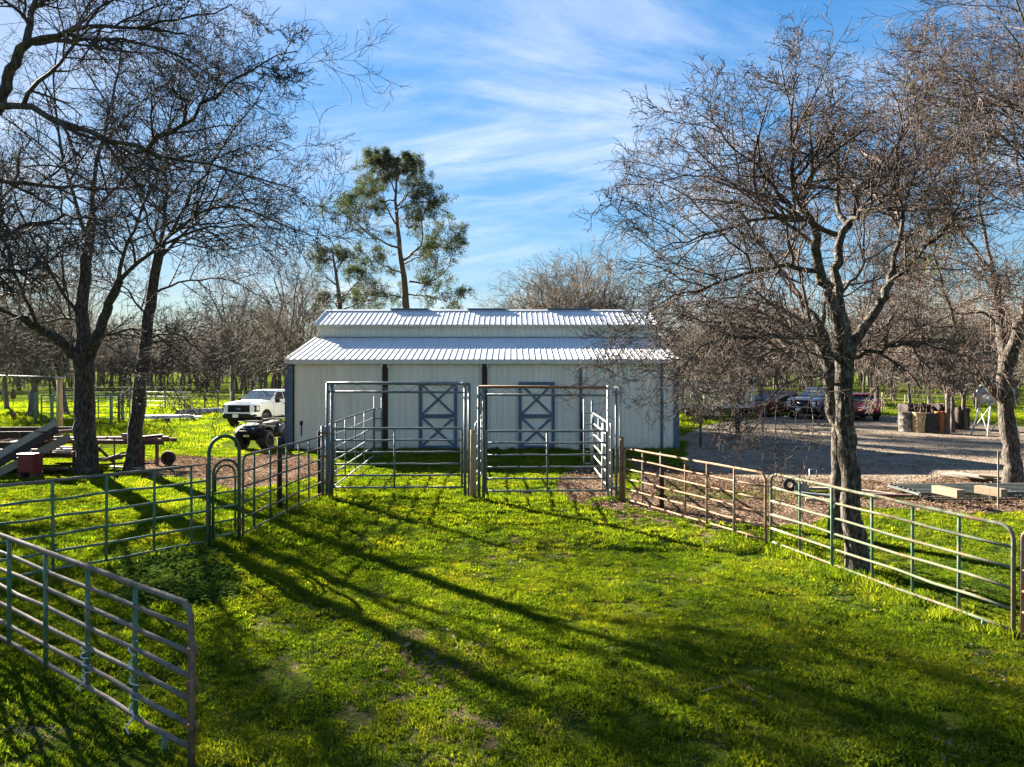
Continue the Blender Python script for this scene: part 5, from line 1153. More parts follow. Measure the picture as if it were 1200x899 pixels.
    part('number_plate', M['plate'], T, lambda m: m.box((3.065, -.12, .62), (.02, .32, .17)), bevel=.005)
    def bed(m):
        for s in (-1, 1): hull(m, [(-1.24, .05, .5, 1.33, .02), (-2.92, .05, .5, 1.33, .02)])
        m.v = [(v[0], v[1], v[2]) for v in m.v]
    def bed2(m):
        m.box((-2.08, 0, .68), (1.70, 1.9, .3))
        for s in (-1, 1): m.box((-2.08, s * .94, .92), (1.70, .12, .82))
        m.box((-2.92, 0, .94), (.08, 1.86, .78)); m.box((-1.25, 0, 1.0), (.05, 1.86, .6))
    part('bed', P, T, bed2, bevel=.03)
    for s in (-1, 1): part('tail_light', M['lamp_red'], T, lambda m: m.box((-2.95, s * .93, 1.05), (.06, .13, .42)), bevel=.01)
    part('bumper', M['chrome'], T, lambda m: m.box((-3.02, 0, .6), (.16, 1.9, .2)), bevel=.03)
    part('chassis', M['black_plastic'], T, lambda m: m.box((0, 0, .42), (5.2, 1.2, .2)))
    return T
def heading(dx, dy): return math.atan2(dy, dx)
f = Vector((-.20, -.98)).normalized(); c = Vector((-14.5, 36.2)) - f * 2.95
pickup((c.x, c.y, 0), heading(f.x, f.y), 'white_paint', 'white crew cab pickup parked in the grass left of the barn')
pickup((20.2, 44.5, 0), heading(-.75, -.66), 'silver_paint', 'silver blue pickup behind the big oak trunk, left of the maroon car')

def wagon(loc, rz, paint, label):
    T = empty('parked_car', loc, rz, label, 'car'); P = M[paint]
    part('body', P, T, lambda m: hull(m, [(2.25, .70, .38, .78, .1), (2.1, .86, .32, .90, .12), (1.2, .90, .30, 1.02, .12), (0, .91, .30, 1.06, .12), (-1.6, .91, .30, 1.08, .12), (-2.12, .87, .36, 1.06, .12), (-2.25, .80, .46, .98, .1)]))
    def cab(m):
        zs = [(1.0, 1.05, -2.14, .86), (1.22, .72, -2.06, .83), (1.50, .22, -1.88, .72), (1.62, -.1, -1.72, .66), (1.66, -.3, -1.55, .58)]
        m.loft([[(xf, -w + .08, z), (xf - .08, -w, z), (xb + .08, -w, z), (xb, -w + .1, z), (xb, w - .1, z), (xb + .08, w, z), (xf - .08, w, z), (xf, w - .08, z)] for z, xf, xb, w in zs])
    part('cab', P, T, cab, bevel=.03)
    part('rear_window', M['glass'], T, lambda m: quadplate(m, [(-2.09, .70, 1.16), (-2.09, -.70, 1.16), (-1.87, -.60, 1.50), (-1.87, .60, 1.50)], .02))
    part('windshield', M['glass'], T, lambda m: quadplate(m, [(1.0, -.74, 1.06), (1.0, .74, 1.06), (.26, .62, 1.50), (.26, -.62, 1.50)], .02))
    for s in (-1, 1):
        def sw(m, x0, x1, x2, x3):
            pts = [(x0, s * .880, 1.10), (x1, s * .880, 1.10), (x2, s * .768, 1.46), (x3, s * .768, 1.46)]; quadplate(m, pts if s < 0 else pts[::-1], .012)
        part('side_window', M['glass'], T, lambda m: sw(m, .70, -.35, -.35, .22)); part('side_window', M['glass'], T, lambda m: sw(m, -.42, -1.25, -1.25, -.42)); part('side_window', M['glass'], T, lambda m: sw(m, -1.32, -1.92, -1.76, -1.32))
        part('tail_light', M['lamp_red'], T, lambda m: (m.box((-2.17, s * .74, .98), (.12, .22, .16)), m.box((-2.05, s * .85, 1.06), (.14, .06, .24))), bevel=.02)
        part('headlight', M['lamp_clear'], T, lambda m: m.box((2.10, s * .68, .78), (.2, .3, .14)), bevel=.03)
        part('mirror', P, T, lambda m: m.box((.62, s * .99, 1.10), (.12, .18, .14)), bevel=.03)
        for wx in (1.38, -1.38):
            part('wheel_well', M['dark'], T, lambda m: m.lathe([(.0001, s * .88), (.39, s * .88), (.39, s * .915), (.0001, s * .917)], 18, axis='y', o=(wx, 0, .34)))
            wheel(T, wx, s * .82, .34, .22)
    part('bumper', M['black_plastic'], T, lambda m: hull(m, [(-2.1, .90, .30, .58, .08), (-2.30, .82, .34, .56, .08)]))
    part('bumper', M['black_plastic'], T, lambda m: hull(m, [(2.1, .86, .28, .5, .08), (2.28, .72, .32, .48, .08)]))
    part('number_plate', M['plate'], T, lambda m: m.box((-2.27, 0, .80), (.03, .34, .17)), bevel=.005)
    part('emblem', M['chrome'], T, lambda m: m.box((-2.255, 0, .95), (.02, .26, .035)), bevel=.005)
    part('spoiler', P, T, lambda m: m.box((-1.86, 0, 1.60), (.26, 1.16, .04)), bevel=.012)
    return T
wagon((21.6, 43.0, 0), R(90 - 12), 'maroon_paint', 'maroon hatchback car seen from the rear at the right of the parked vehicles')
wagon((17.3, 45.8, 0), R(205), 'dark_red_paint', 'dark red car in the shade between the stock trailer and the silver pickup')

# stock trailer, white slatted
def stock_trailer(loc, rz):
    T = empty('stock_trailer', loc, rz, 'white slatted stock trailer parked among the oaks right of the barn', 'trailer'); Wm = M.setdefault('trailer_paint', pm('trailer_paint', [(.40, .38, .33), (.50, .47, .42)], scale=2, rough=.5, bump=.05, patch=((.26, .20, .14), 3, .55, .75, .8)))
    part('floor', M['black_plastic'], T, lambda m: m.box((0, 0, .62), (5.0, 1.9, .12)))
    part('roof', Wm, T, lambda m: hull(m, [(2.55, .97, 2.28, 2.46, .08), (-2.5, .97, 2.28, 2.46, .08)]))
    for s in (-1, 1):
        for i in range(13): part('slat', M['trailer_paint'], T, lambda m: m.box((-2.4 + i * .4, s * .94, 1.5), (.24, .05, 1.66)), bevel=.008)
        part('side_rail', Wm, T, lambda m: m.box((0, s * .955, .74), (5.0, .06, .2)), bevel=.01)
        part('fender', M['galv_pale'], T, lambda m: m.box((-.6, s * 1.08, .80), (1.9, .26, .06)), bevel=.02)
        for wx in (-.15, -1.0): wheel(T, wx, s * 1.06, .36, .22)
    part('front_wall', Wm, T, lambda m: m.box((2.48, 0, 1.5), (.06, 1.84, 1.66)), bevel=.01); part('tongue', M['black_plastic'], T, lambda m: (m.bar((2.5, -.5, .56), (3.7, 0, .56), .08, .1), m.bar((2.5, .5, .56), (3.7, 0, .56), .08, .1)))
    return T
stock_trailer((13.0, 44.5, 0), R(8))

# ATV
def atv(loc, rz):
    T = empty('quad_bike', loc, rz, 'dark quad bike parked at the left corner of the barn', 'quad bike'); bp_ = M['black_plastic']
    pt = M.setdefault('atv_paint', pm('atv_paint', [(.014, .022, .032), (.024, .034, .045)], scale=3, rough=.55, spec=.25, bump=0))
    part('chassis', bp_, T, lambda m: (m.box((0, 0, .42), (1.5, .34, .2)), m.box((.55, 0, .5), (.5, .5, .3))), bevel=.03)
    part('body', pt, T, lambda m: hull(m, [(.98, .26, .56, .74, .05), (.85, .34, .52, .86, .07), (.5, .30, .5, .92, .07), (.1, .20, .5, .80, .06), (-.3, .22, .5, .78, .06), (-.85, .26, .55, .82, .06)]))
    part('seat', bp_, T, lambda m: hull(m, [(.18, .13, .76, .86, .04), (-.15, .18, .76, .88, .05), (-.7, .20, .78, .93, .05)]))
    for s in (-1, 1):
        for x, w in ((.62, .27), (-.62, .30)):
            def fen(m):
                secs = []
                for a in np.linspace(.35, 2.5, 9):
                    r1 = .40; cx, cz = x + r1 * math.cos(a), .36 + r1 * math.sin(a) * 1.1; secs.append([(cx, s * .20, cz + .05), (cx, s * .54, cz), (cx, s * .54, cz - .02), (cx, s * .20, cz + .03)])
                m.loft(secs)
            part('fender', pt if x < 0 else bp_, T, fen); w_ = wheel(T, x, s * .47, .31, w, rim='black_plastic')
            q = random.Random(3)
            def lug(m):
                for i in range(18):
                    a = i * math.pi / 9; 
                    for k in (-1, 1): m.box((.31 * math.cos(a), k * w * .22, .31 * math.sin(a)), (.03, w * .38, .04), rot=Matrix.Rotation(-a, 3, 'Y'))
            part('tread', M['tyre'], w_, lug)
        part('headlight', M['lamp_clear'], T, lambda m: m.box((.95, s * .17, .72), (.06, .13, .09)), bevel=.02)
        part('rack_post', bp_, T, lambda m: (m.tube([(.7, s * .28, .85), (.7, s * .30, .97)], .014, 6), m.tube([(-.7, s * .28, .8), (-.7, s * .30, .97)], .014, 6)))
    for nm, x0, x1 in (('front_rack', .48, .98), ('rear_rack', -1.02, -.5)):
        def rk(m):
            m.tube([(x0, -.42, .97), (x0, .42, .97), (x1, .38, .97), (x1, -.38, .97)], .014, 6, closed=True)
            for i in range(4): m.tube([(x0, -.3 + .2 * i, .97), (x1, -.28 + .19 * i, .97)], .010, 5)
        part(nm, bp_, T, rk)
    part('handlebar', bp_, T, lambda m: m.tube([(.18, -.42, 1.16), (.26, -.22, 1.18), (.32, 0, 1.08), (.26, .22, 1.18), (.18, .42, 1.16)], .02, 7))
    part('steering_pod', bp_, T, lambda m: m.box((.34, 0, 1.06), (.16, .24, .14)), bevel=.03)
    part('grille', bp_, T, lambda m: (m.box((1.0, 0, .62), (.04, .4, .16)), m.tube([(1.05, -.24, .40), (1.10, -.24, .66), (1.10, .24, .66), (1.05, .24, .40)], .02, 7)))
    part('winch', M['chrome'], T, lambda m: m.box((1.06, 0, .50), (.06, .22, .07)), bevel=.01)
    T.scale = (1.1, 1.1, 1.1)
    return T
f = Vector((-.22, -.97)).normalized(); atv((-9.62, 26.55, 0), heading(f.x, f.y))
m = MB(); m.box((0, 0, .35), (.55, .4, .34)); m.box((0, 0, .54), (.58, .43, .06)); o = m.build('white_cooler', M['plate'], None, loc=(-9.05, 28.4, 0), bevel=.03)
tag(o, 'small pale box on the ground behind the quad bike', 'box'); 
for v in o.data.vertices: v.co.z -= .18

# ------------------------------------------------------------------ left yard clutter
M['red_box'] = pm('red_box_paint', [(.11, .009, .015), (.17, .014, .02)], scale=4, rough=.5, bump=.1, patch=((.10, .03, .02), 6, .6, .8, .8))
M['rust_dark'] = pm('dark_rust', [(.06, .03, .025), (.13, .065, .05)], scale=7, rough=.9, bump=.4)
def plank(label, a, b, w, t, mat, name='wood_plank', cat='plank', up=(0, 0, 1)):
    m = MB(); a = Vector(a); b = Vector(b); c = (a + b) / 2; m.bar(a - c, b - c, w, t, up=up); return tag(m.build(name, M[mat], None, loc=tuple(c), bevel=.006), label, cat)
# old trailer with low sides, at (-15, 20.3)
T = empty('old_trailer', (-14.9, 20.6, 0), R(4), 'dark worn out flat trailer with low plank sides by the left edge', 'trailer')
part('frame', M['rust_dark'], T, lambda m: [m.bar((-1.9, y, .48), (2.0, y, .48), .08, .12) for y in (-.75, .75)] and [m.bar((x, -.8, .46), (x, .8, .46), .07, .1) for x in (-1.8, -.6, .6, 1.9)])
for i in range(6): part('deck_board', M['wood_grey'], T, lambda m: m.box((0, -.72 + i * .29, .57), (3.9, .27, .04)), bevel=.006)
for y in (-.85, .85):
    for z in (.80, 1.10): part('side_board', M['dark_wood'], T, lambda m: m.box((-.2, y, z), (3.4, .04, .20)), bevel=.006)
    for x in (-1.8, -.6, .6, 1.45): part('stake', M['rust_dark'], T, lambda m: m.box((x, y * 1.04, .85), (.06, .04, .7)))
    wheel(T, -.4, y * 1.12, .36, .2, rim='rust_dark')
part('headboard', M['dark_wood'], T, lambda m: m.box((-1.95, 0, 1.0), (.06, 1.7, .8)), bevel=.01)
plank('topmost weathered board leaning on the trailer side', (-14.75, 19.35, .42), (-13.35, 20.0, 1.42), .26, .045, 'wood_grey', up=(0, -1, .3))
plank('darker board just below the topmost leaning board', (-14.62, 19.28, .26), (-13.25, 19.9, 1.26), .22, .045, 'dark_wood', up=(0, -1, .3))
plank('pale broad board leaning lowest beside the red box', (-14.35, 19.1, .10), (-12.75, 19.7, 1.05), .24, .05, 'wood_pale', up=(0, -1, .3))
plank('grey board lying across the trailer bed at the left edge', (-15.9, 20.0, .70), (-14.3, 20.3, 1.05), .24, .05, 'wood_grey')
rb = empty('red_box', (-13.3, 18.85, 0), R(-8), 'dark red metal fuel box in front of the leaning boards', 'box')
part('body', M['red_box'], rb, lambda m: m.box((0, 0, .40), (.48, .36, .48)), bevel=.03)
part('lid', M['red_box'], rb, lambda m: m.box((0, 0, .66), (.51, .39, .05)), bevel=.015)
part('rib', M['red_box'], rb, lambda m: [m.box((0, -.186, .28 + .12 * i), (.44, .02, .04)) for i in range(3)])
part('base', M['rust_dark'], rb, lambda m: [m.box((x, 0, .08), (.08, .36, .16)) for x in (-.18, .18)])
# rusty implement frame
T = empty('implement_frame', (-12.0, 20.9, 0), R(3), 'rusty farm implement frame behind the two dark oaks', 'farm implement')
for y in (-.45, .45):
    part('beam', M['rust_dark'], T, lambda m: m.bar((-1.7, y, .86), (1.5, y, .80), .09, .12))
    for x in (-1.1, .9): part('leg', M['rust_dark'], T, lambda m: m.bar((x, y, 0), (x, y, .82), .08, .08))
    part('brace', M['rust_dark'], T, lambda m: m.bar((-1.1, y, .78), (-.4, y, .08), .06, .06))
    part('lower_beam', M['rust_dark'], T, lambda m: m.bar((-1.5, y, .14), (.3, y, .36), .07, .08))
part('cross_beam', M['rust_dark'], T, lambda m: [m.bar((x, -.5, .84), (x, .5, .84), .08, .09) for x in (-1.5, -.2, 1.2)])
for i, (x, z) in enumerate(((-.9, .93), (.1, .92), (.8, .91))): part('board', M['wood_grey'], T, lambda m: m.box((x, -.1 + .15 * i, z), (1.1, .2, .05)), bevel=.006)
wheel(T, 1.22, .5, .22, .14, rim='rust_dark')
part('hitch', M['galv'], T, lambda m: (m.box((.55, -.3, .98), (.25, .2, .1)), m.lathe([(.07, -.1), (.07, .1), (.0001, .1)], 10, axis='x', o=(.3, -.25, 1.0))), bevel=.01)
lm = MB()
for i in range(9):
    q = random.Random(i); a = Vector((-13.6 + q.uniform(-.4, 2.8), 19.6 + q.uniform(-.3, .8), .10 + .05 * (i % 3))); d = Vector((q.uniform(.5, 1), q.uniform(-.3, .3), q.uniform(-.02, .06))) * q.uniform(.8, 1.6)
    plank(['low grey scrap board under the trailer end', 'scrap board behind the red box', 'split scrap board near the oak foot', 'rotten board lying on the grass by the thick oak', 'short scrap board under the rusty frame', 'long scrap board crossing under the frame', 'red stained board by the thick oak foot', 'thin scrap batten behind the oak', 'bleached scrap board between the oaks'][i], a - d * .5, a + d * .5, .16, .04, ['wood_grey', 'dark_wood', 'rust_dark'][i % 3])
# heap of scrap boards, pipe and sheet on the old trailer
for i, (a, b, w, t, mt, nm, lb) in enumerate((
    ((-16.6, 20.1, .66), (-14.0, 20.5, .86), .20, .05, 'wood_grey', 'wood_plank', 'bleached board slanting across the old trailer deck'),
    ((-16.4, 20.9, .70), (-13.4, 20.6, .98), .16, .06, 'dark_wood', 'wood_plank', 'dark board lying over the heap on the old trailer'),
    ((-15.8, 19.9, .64), (-13.9, 21.1, 1.05), .18, .04, 'wood_pale', 'wood_plank', 'tan board crossing the heap on the old trailer'),
    ((-16.2, 20.4, .95), (-13.0, 20.3, 1.18), .09, .09, 'rust_dark', 'steel_bar', 'rusty bar on top of the heap on the old trailer'),
    ((-15.2, 19.2, .05), (-13.9, 19.9, .62), .5, .03, 'galv_pale', 'metal_sheet', 'pale sheet propped against the old trailer behind the leaning boards'),
    ((-12.9, 20.0, .06), (-11.6, 20.5, .52), .14, .05, 'wood_grey', 'wood_plank', 'grey board propped on the rusty frame beside the thick oak'),
    ((-11.5, 20.6, .92), (-10.7, 20.9, .99), .25, .07, 'dark_wood', 'wood_plank', 'dark short board on the rusty frame between the two oaks'))):
    plank(lb, a, b, w, t, mt, nm, 'sheet' if nm == 'metal_sheet' else ('bar' if nm == 'steel_bar' else 'plank'))
# wooden pole with crossbar
T = empty('crossbar_pole', (*gnd(70, 514), 0), 0, 'tan wooden pole holding a thin horizontal crossbar at the left', 'pole')
part('pole', M['wood_pole'], T, lambda m: m.tube([(0, 0, -.2), (.01, 0, 1.4), (-.01, 0, 2.62)], [.125, .115, .10], 9))
part('crossbar', M['galv'], T, lambda m: m.tube([(-4.0, 0, 2.80), (-1.6, 0, 2.74), (.2, 0, 2.70)], .035, 7))
part('pole', M['wood_pole'], T, lambda m: m.tube([(-4.0, 0, -.2), (-4.0, 0, 2.85)], [.13, .10], 9))
part('cap', M['wood_grey'], T, lambda m: m.box((0, 0, 2.66), (.3, .24, .1)), bevel=.01)
part('hook_chain', M['rust_dark'], T, lambda m: (m.tube([(-2.05, 0, 2.72), (-2.05, 0, 2.2)], .015, 5), m.lathe([(.0001, 1.72), (.10, 1.78), (.12, 2.0), (.05, 2.2), (.0001, 2.22)], 9, o=(-2.05, 0, 0)), m.tube([(-2.05, 0, 1.75), (-2.06, 0, 1.2)], .012, 5), m.lathe([(.0001, .92), (.09, .98), (.10, 1.12), (.0001, 1.2)], 8, o=(-2.06, 0, 0))))
# steel t-post by the oaks
def tpost(px, py, h, label, mat='rust_dark', lean=0.0):
    x, y = gnd(px, py); m = MB(); m.bar((0, 0, -.1), (lean, 0, h), .035, .008, up=(0, 1, 0)); m.bar((0, .012, -.1), (lean, .012, h), .008, .03, up=(0, 1, 0))
    return tag(m.build('steel_post', M[mat], None, loc=(x, y, 0)), label, 'post')
tpost(134, 569, 1.25, 'thin rusty steel post between the two dark oak trunks')
# back pipe fence on the left
Dp = 39
for i, (pa, pb) in enumerate(((46, 65), (65, 134), (134, 147))):
    panel('pipe_fence', ['short green grey pipe panel behind the wooden pole', 'green grey pipe panel seen between the pole and the thick oak', 'narrow green grey pipe panel left of the slender oak'][i], 'fence', 'pipe panels at the back of the left yard', ((pa - 600) / 800 * Dp, Dp + .02 * pa * .2), ((pb - 600) / 800 * Dp - .08, Dp + .02 * pb * .2), .25, 1.6, 5, (.33, .66) if i == 1 else (), .04, M['green_pipe'], M['galv'], rad=.05, seed=30 + i, rr=.025)
for i, (px, py) in enumerate(((46, 496), (65, 497), (134, 497), (147, 495))):
    x, y = gnd(px, py); pipe_post(x, y - .3, 1.72 if i != 1 else 1.6, .085, M['green_pipe'], ['blue green post at the left end of the back pipe fence', 'blue green post beside the wooden pole', 'left of two green posts beside the slender oak', 'right of two green posts beside the slender oak'][i])
# field fence further back: posts + wires
def wire_fence(label, pts, h, nposts, wires, mat, pr=.05):
    T = empty('field_fence', (*pts[0], 0), 0, label, 'fence'); o = Vector((*pts[0], 0)); q = random.Random(len(label))
    for i in range(nposts):
        t = i / (nposts - 1) * (len(pts) - 1); k = min(int(t), len(pts) - 2); p = Vector((*pts[k], 0)).lerp(Vector((*pts[k + 1], 0)), t - k) - o
        part('post', M[mat], T, lambda m: m.tube([(p.x, p.y, -.1), (p.x + q.uniform(-.04, .04), p.y, h * q.uniform(.92, 1.1))], pr * q.uniform(.8, 1.3), 6))
    for j in range(wires):
        z = h * (.2 + .75 * j / max(1, wires - 1)); part('wire', M['galv'], T, lambda m: m.tube([(p_[0] - o.x, p_[1] - o.y, z) for p_ in pts], .011, 4))
    return T
wire_fence('wire fence with wooden posts crossing the bright field left of the truck', [gnd(150, 478), gnd(240, 481), gnd(300, 478), (-21.5, 62), (-14, 62)], 1.45, 17, 4, 'wood_grey', .07)
wire_fence('farther wire fence along the edge of the left wood', [(-58, 74), (-30, 76), (-12, 78)], 1.4, 22, 3, 'wood_grey', .06)
wire_fence('wire fence along the meadow edge beyond the drums and tank', [(23, 52), (34, 50), (48, 47)], 1.35, 15, 4, 'wood_grey', .06)
# flat sheets and culvert pipe on the grass
T = empty('sheet_stack', (*gnd(196, 494), 0), R(20), 'pale flat stack of metal sheets lying on the grass', 'sheet stack')
for i in range(4): part('metal_sheet', M['roof'], T, lambda m: m.box((.25 * (i % 2) - .3 * (i == 3), .1 * i, .22 + .045 * i), (3.6 - .35 * i, 1.0, .03)), bevel=.004)
part('bearer', M['dark_wood'], T, lambda m: [m.box((x, 0, .10), (.14, 1.1, .2)) for x in (-1.4, 0, 1.4)])
cx_, cy_ = gnd(240, 486); m = MB(); pr = [(.20 + (.018 if i % 2 else 0), -1.9 + i * 3.8 / 40) for i in range(41)]
m.lathe(pr, 16, axis='x'); m.lathe([(.18, -1.9), (.18, 1.9)], 16, axis='x'); o = m.build('culvert_pipe', M['galv_pale'], None, loc=(cx_, cy_, .22)); o.rotation_euler = (0, 0, R(52)); tag(o, 'long pale ribbed culvert pipe lying on the grass before the truck', 'pipe')

# ------------------------------------------------------------------ right yard clutter
M['drum_grey'] = pm('drum_grey', [(.05, .045, .04), (.30, .26, .21)], scale=2.2, rough=.75, bump=.2, lo=.45, hi=.55)
M['drum_tan'] = pm('drum_tan', [(.30, .21, .10), (.40, .29, .15)], scale=3, rough=.75, bump=.2, patch=((.10, .06, .04), 4, .6, .75, .9))
M['drum_black'] = pm('drum_black', [(.010, .009, .009), (.028, .025, .023)], scale=4, rough=.7, bump=.2)
M['drum_rust'] = pm('drum_rust', [(.26, .075, .028), (.36, .12, .045)], scale=4, rough=.85, bump=.3, patch=((.09, .04, .025), 4, .58, .75, .9))
def drum(px, py, mat, label, h=.98, r=.31):
    x, y = gnd(px, py); T = empty('steel_drum', (x, y, 0), random.uniform(0, 6), label, 'drum', 'drums at the yard edge')
    pr = [(.0001, .01), (r, 0), (r + .012, .015), (r, .03)]
    for zz in (h * .34, h * .66): pr += [(r, zz - .03), (r + .016, zz), (r, zz + .03)]
    pr += [(r, h - .03), (r + .012, h - .012), (r, h)]
    part('shell', M[mat], T, lambda m: m.lathe(pr, 20)); part('lid', M[mat], T, lambda m: (m.lathe([(r - .01, h - .02), (.0001, h - .025)], 20), m.lathe([(.035, h - .02), (.035, h + .01), (.0001, h + .012)], 8, o=(r * .6, 0, 0))))
    return T
drum(1062.5, 506, 'drum_grey', 'soot streaked grey drum, leftmost of the four drums', r=.36); drum(1077.5, 507, 'drum_tan', 'tan yellow drum between the grey and black drums', r=.30); drum(1091.5, 507.5, 'drum_black', 'black drum between the tan and the rusty drums', r=.33); drum(1102, 507.5, 'drum_rust', 'orange rusty drum beside the forked oak stems', h=1.04, r=.25)
def bin_(px0, px1, py, h, label):
    x0, y0 = gnd(px0, py); x1, _ = gnd(px1, py); w = x1 - x0
    T = empty('plank_bin', ((x0 + x1) / 2, y0, 0), 0, label, 'bin', 'dark plank bins behind the drums')
    n = max(3, int(w / .3))
    for i in range(n):
        for y in (-.5, .5): part('slat', M['dark_wood'], T, lambda m: m.box((-w / 2 + (i + .5) * w / n, y, h / 2), (w / n - .04, .04, h * random.uniform(.93, 1.05))), bevel=.006)
    for s in (-1, 1): part('end_board', M['dark_wood'], T, lambda m: m.box((s * (w / 2 - .02), 0, h / 2), (.05, .96, h * .98)))
    part('rail', M['dark_wood'], T, lambda m: [m.box((0, y, z), (w, .05, .09)) for y in (-.54, .54) for z in (.25, h - .2)])
    return T
bin_(1058, 1092, 500, 1.25, 'dark plank bin behind the grey and black drums'); bin_(1094, 1108, 501, 1.3, 'narrow dark plank bin behind the rusty drum'); bin_(1115, 1129, 503, 1.15, 'dark plank bin right of the forked oak stems')
# tank on legs
x, y = gnd(1166, 511); T = empty('tank_on_legs', (x, y, 0), 0, 'galvanised ribbed tank on tall splayed legs beside the right oak', 'tank')
zc_ = 1.95
part('tank', M['galv_pale'], T, lambda m: m.lathe([(.0001, -.72), (.38, -.66), (.48, -.56)] + [(.48 + (.02 if i % 2 else 0), -.56 + i * .08) for i in range(15)] + [(.38, .66), (.0001, .72)], 20, axis='x', o=(0, 0, zc_)))
for sx in (-1, 1):
    for sy in (-1, 1): part('leg', M['trim_pale'], T, lambda m: m.tube([(sx * .72, sy * .55, 0), (sx * .42, sy * .34, 1.62)], .035, 7))
    part('cross_brace', M['trim_pale'], T, lambda m: (m.tube([(sx * .70, -.52, .2), (sx * .48, .38, 1.4)], .02, 6), m.tube([(sx * .70, .52, .2), (sx * .48, -.38, 1.4)], .02, 6)))
part('cross_brace', M['green_pipe'], T, lambda m: (m.tube([(-.70, -.52, .1), (.48, -.38, 1.4)], .022, 6), m.tube([(.70, -.52, .1), (-.48, -.38, 1.4)], .022, 6)))
part('cradle', M['galv'], T, lambda m: [m.box((sx * .42, 0, 1.58), (.08, .75, .14)) for sx in (-1, 1)])
part('nozzle', M['dark'], T, lambda m: m.tube([(.1, -.1, 1.5), (.1, -.1, 1.15)], .05, 8))
tpost(1170, 597, 1.24, 'slim tan steel post in front of the lumber at the right', 'wood_pale')
# lumber and rack
def wpt(px, py, z): D = (CAM_H - z) * 800 / (py - 437.0); return Vector(((px - 600) / 800 * D, D, z))
M['rack_steel'] = pm('rack_steel', [(.035, .045, .042), (.075, .085, .08)], scale=5, rough=.7, bump=.2)
T = empty('wire_rack', tuple(wpt(1150, 583, 0)), R(2), 'dark flat wire mesh rack carrying two pale beams', 'rack')
part('frame', M['rack_steel'], T, lambda m: [m.box((0, yy, .17), (3.5, .05, .07)) for yy in (-.42, .0, .42, .75)] + [m.box((xx, .16, .16), (.05, 1.2, .05)) for xx in (-1.75, -.6, .6, 1.75)])
part('mesh', M['galv'], T, lambda m: [m.tube([(-1.75 + .125 * i, -.46, .18), (-1.75 + .125 * i, -.46, .02)], .006, 4) for i in range(29)] + [m.tube([(-1.75, -.46, z), (1.75, -.46, z)], .006, 4) for z in (.06, .11)])
for i in range(6): part('slat', M['rack_steel'], T, lambda m: m.box((0, -.33 + .18 * i, .212), (3.46, .05, .012)))
part('foot', M['dark_wood'], T, lambda m: [m.box((xx, yy, .065), (.1, .1, .13)) for xx in (-1.5, 0, 1.5) for yy in (-.35, .6)])
def beam(pa, pb, z, w, h, label, mat='wood_pale'):
    a = wpt(*pa, z); b = wpt(*pb, z); return plank(label, a, b, w, h, mat, 'wood_beam', 'beam')
beam((1096, 573), (1126, 579), .30, .20, .17, 'pale square beam lying on the rack, the left one'); beam((1145, 573), (1177, 578), .30, .20, .17, 'pale square beam on the rack nearest the right oak')
for i, (pa, pb, lb) in enumerate((((1104, 556), (1165, 563), 'grey board lowest in the low stack before the right oak'), ((1112, 554), (1172, 562), 'grey board second in the low stack before the right oak'), ((1120, 555), (1160, 560), 'grey board on top of the low stack before the right oak'), ((1148, 557), (1184, 560), 'tan board beside the oak foot, end of the low stack'))):
    plank(lb, wpt(*pa, .06 + .055 * i), wpt(*pb, .06 + .055 * i), .34, .05, 'wood_grey' if i < 3 else 'wood_pale')
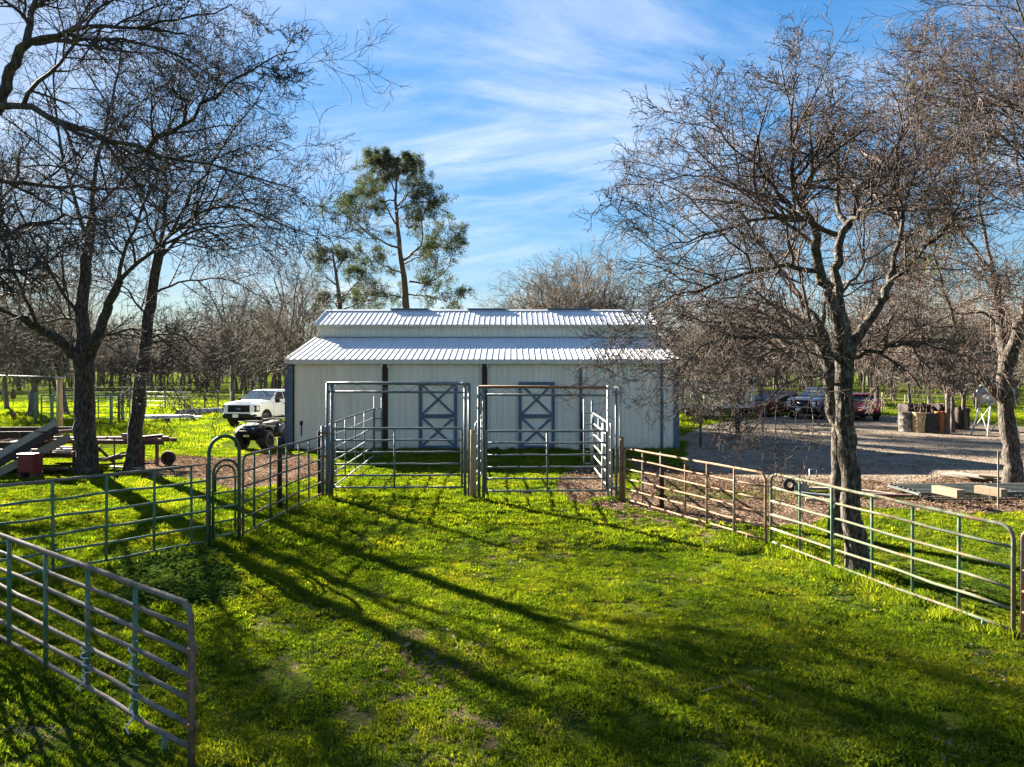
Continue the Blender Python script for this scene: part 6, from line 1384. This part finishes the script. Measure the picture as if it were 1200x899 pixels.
for i, (pa, pb, w, mat, lb) in enumerate((((930, 577), (985, 583), .14, 'galv', 'grey pipe lying behind the fence left of the oaks'), ((940, 572), (990, 573), .16, 'wood_grey', 'grey board behind the grey pipe by the oaks'), ((1000, 579), (1068, 581), .16, 'rust_dark', 'brown bar lying in the mulch right of the oaks'), ((1010, 575), (1050, 580), .12, 'wood_grey', 'thin weathered board in the mulch right of the oaks'), ((944, 585), (1000, 588), .12, 'wood_grey', 'long thin grey board nearest the fence by the oaks'))):
    plank(lb, wpt(*pa, .07 + .004 * i), wpt(*pb, .07 + .004 * i), w, .06, mat)
x, y = gnd(925, 576); m = MB(); m.lathe([(.07, -.05), (.15, -.06), (.17, 0), (.15, .06), (.07, .05), (.07, -.05)], 14, axis='y'); o = m.build('small_tyre', M['tyre'], None, loc=(x, y, .17)); tag(o, 'small black tyre in the mulch behind the fence', 'tyre')
x, y = gnd(938, 577); m = MB(); m.lathe([(.0001, .0), (.16, .01), (.18, .1), (.12, .22), (.05, .26), (.0001, .26)], 9); o = m.build('rubble_lump', M['wood_grey'], None, loc=(x, y, .0)); o.rotation_euler = (0.2, .3, .4); tag(o, 'grey lump of rubble next to the small black tyre', 'rubble')
# handle-shaped pipe sticking out behind the fence and the hydrant by the barn
x, y = gnd(953, 566); m = MB(); m.tube([(-.10, 0, -.05), (-.10, 0, .36), (.10, 0, .36), (.10, 0, .14)], .018, 7); tag(m.build('bent_pipe', M['galv'], None, loc=(x, y, 0)), 'small bent pale pipe standing at the shadow edge', 'pipe')
x, y = gnd(821, 524); T = empty('water_hydrant', (x, y, 0), R(90), 'green water hydrant standing right of the barn corner', 'hydrant')
part('pipe', M['green_dark'], T, lambda m: m.tube([(0, 0, -.1), (0, 0, .95)], .05, 8)); part('head', M['green_dark'], T, lambda m: m.box((0, .02, 1.0), (.12, .2, .16)), bevel=.03); part('handle', M['green_dark'], T, lambda m: m.tube([(0, -.05, 1.05), (0, .22, 1.12), (0, .55, 1.05)], .022, 6)); part('spout', M['galv'], T, lambda m: m.tube([(0, .1, .95), (0, .24, .93), (0, .26, .82)], .025, 7))
# fallen twigs on the lawn
m = MB()
x, y = gnd(822, 822); tw = random.Random(2); m.tube([(0, 0, 0), (.10, .02, .02), (.2, .07, .015)], .006, 5); tag(m.build('fallen_twig', M['wood_pale'], None, loc=(x, y, float(hgt(x, y)) + .03)), 'pale twig lying on the open lawn', 'twig')
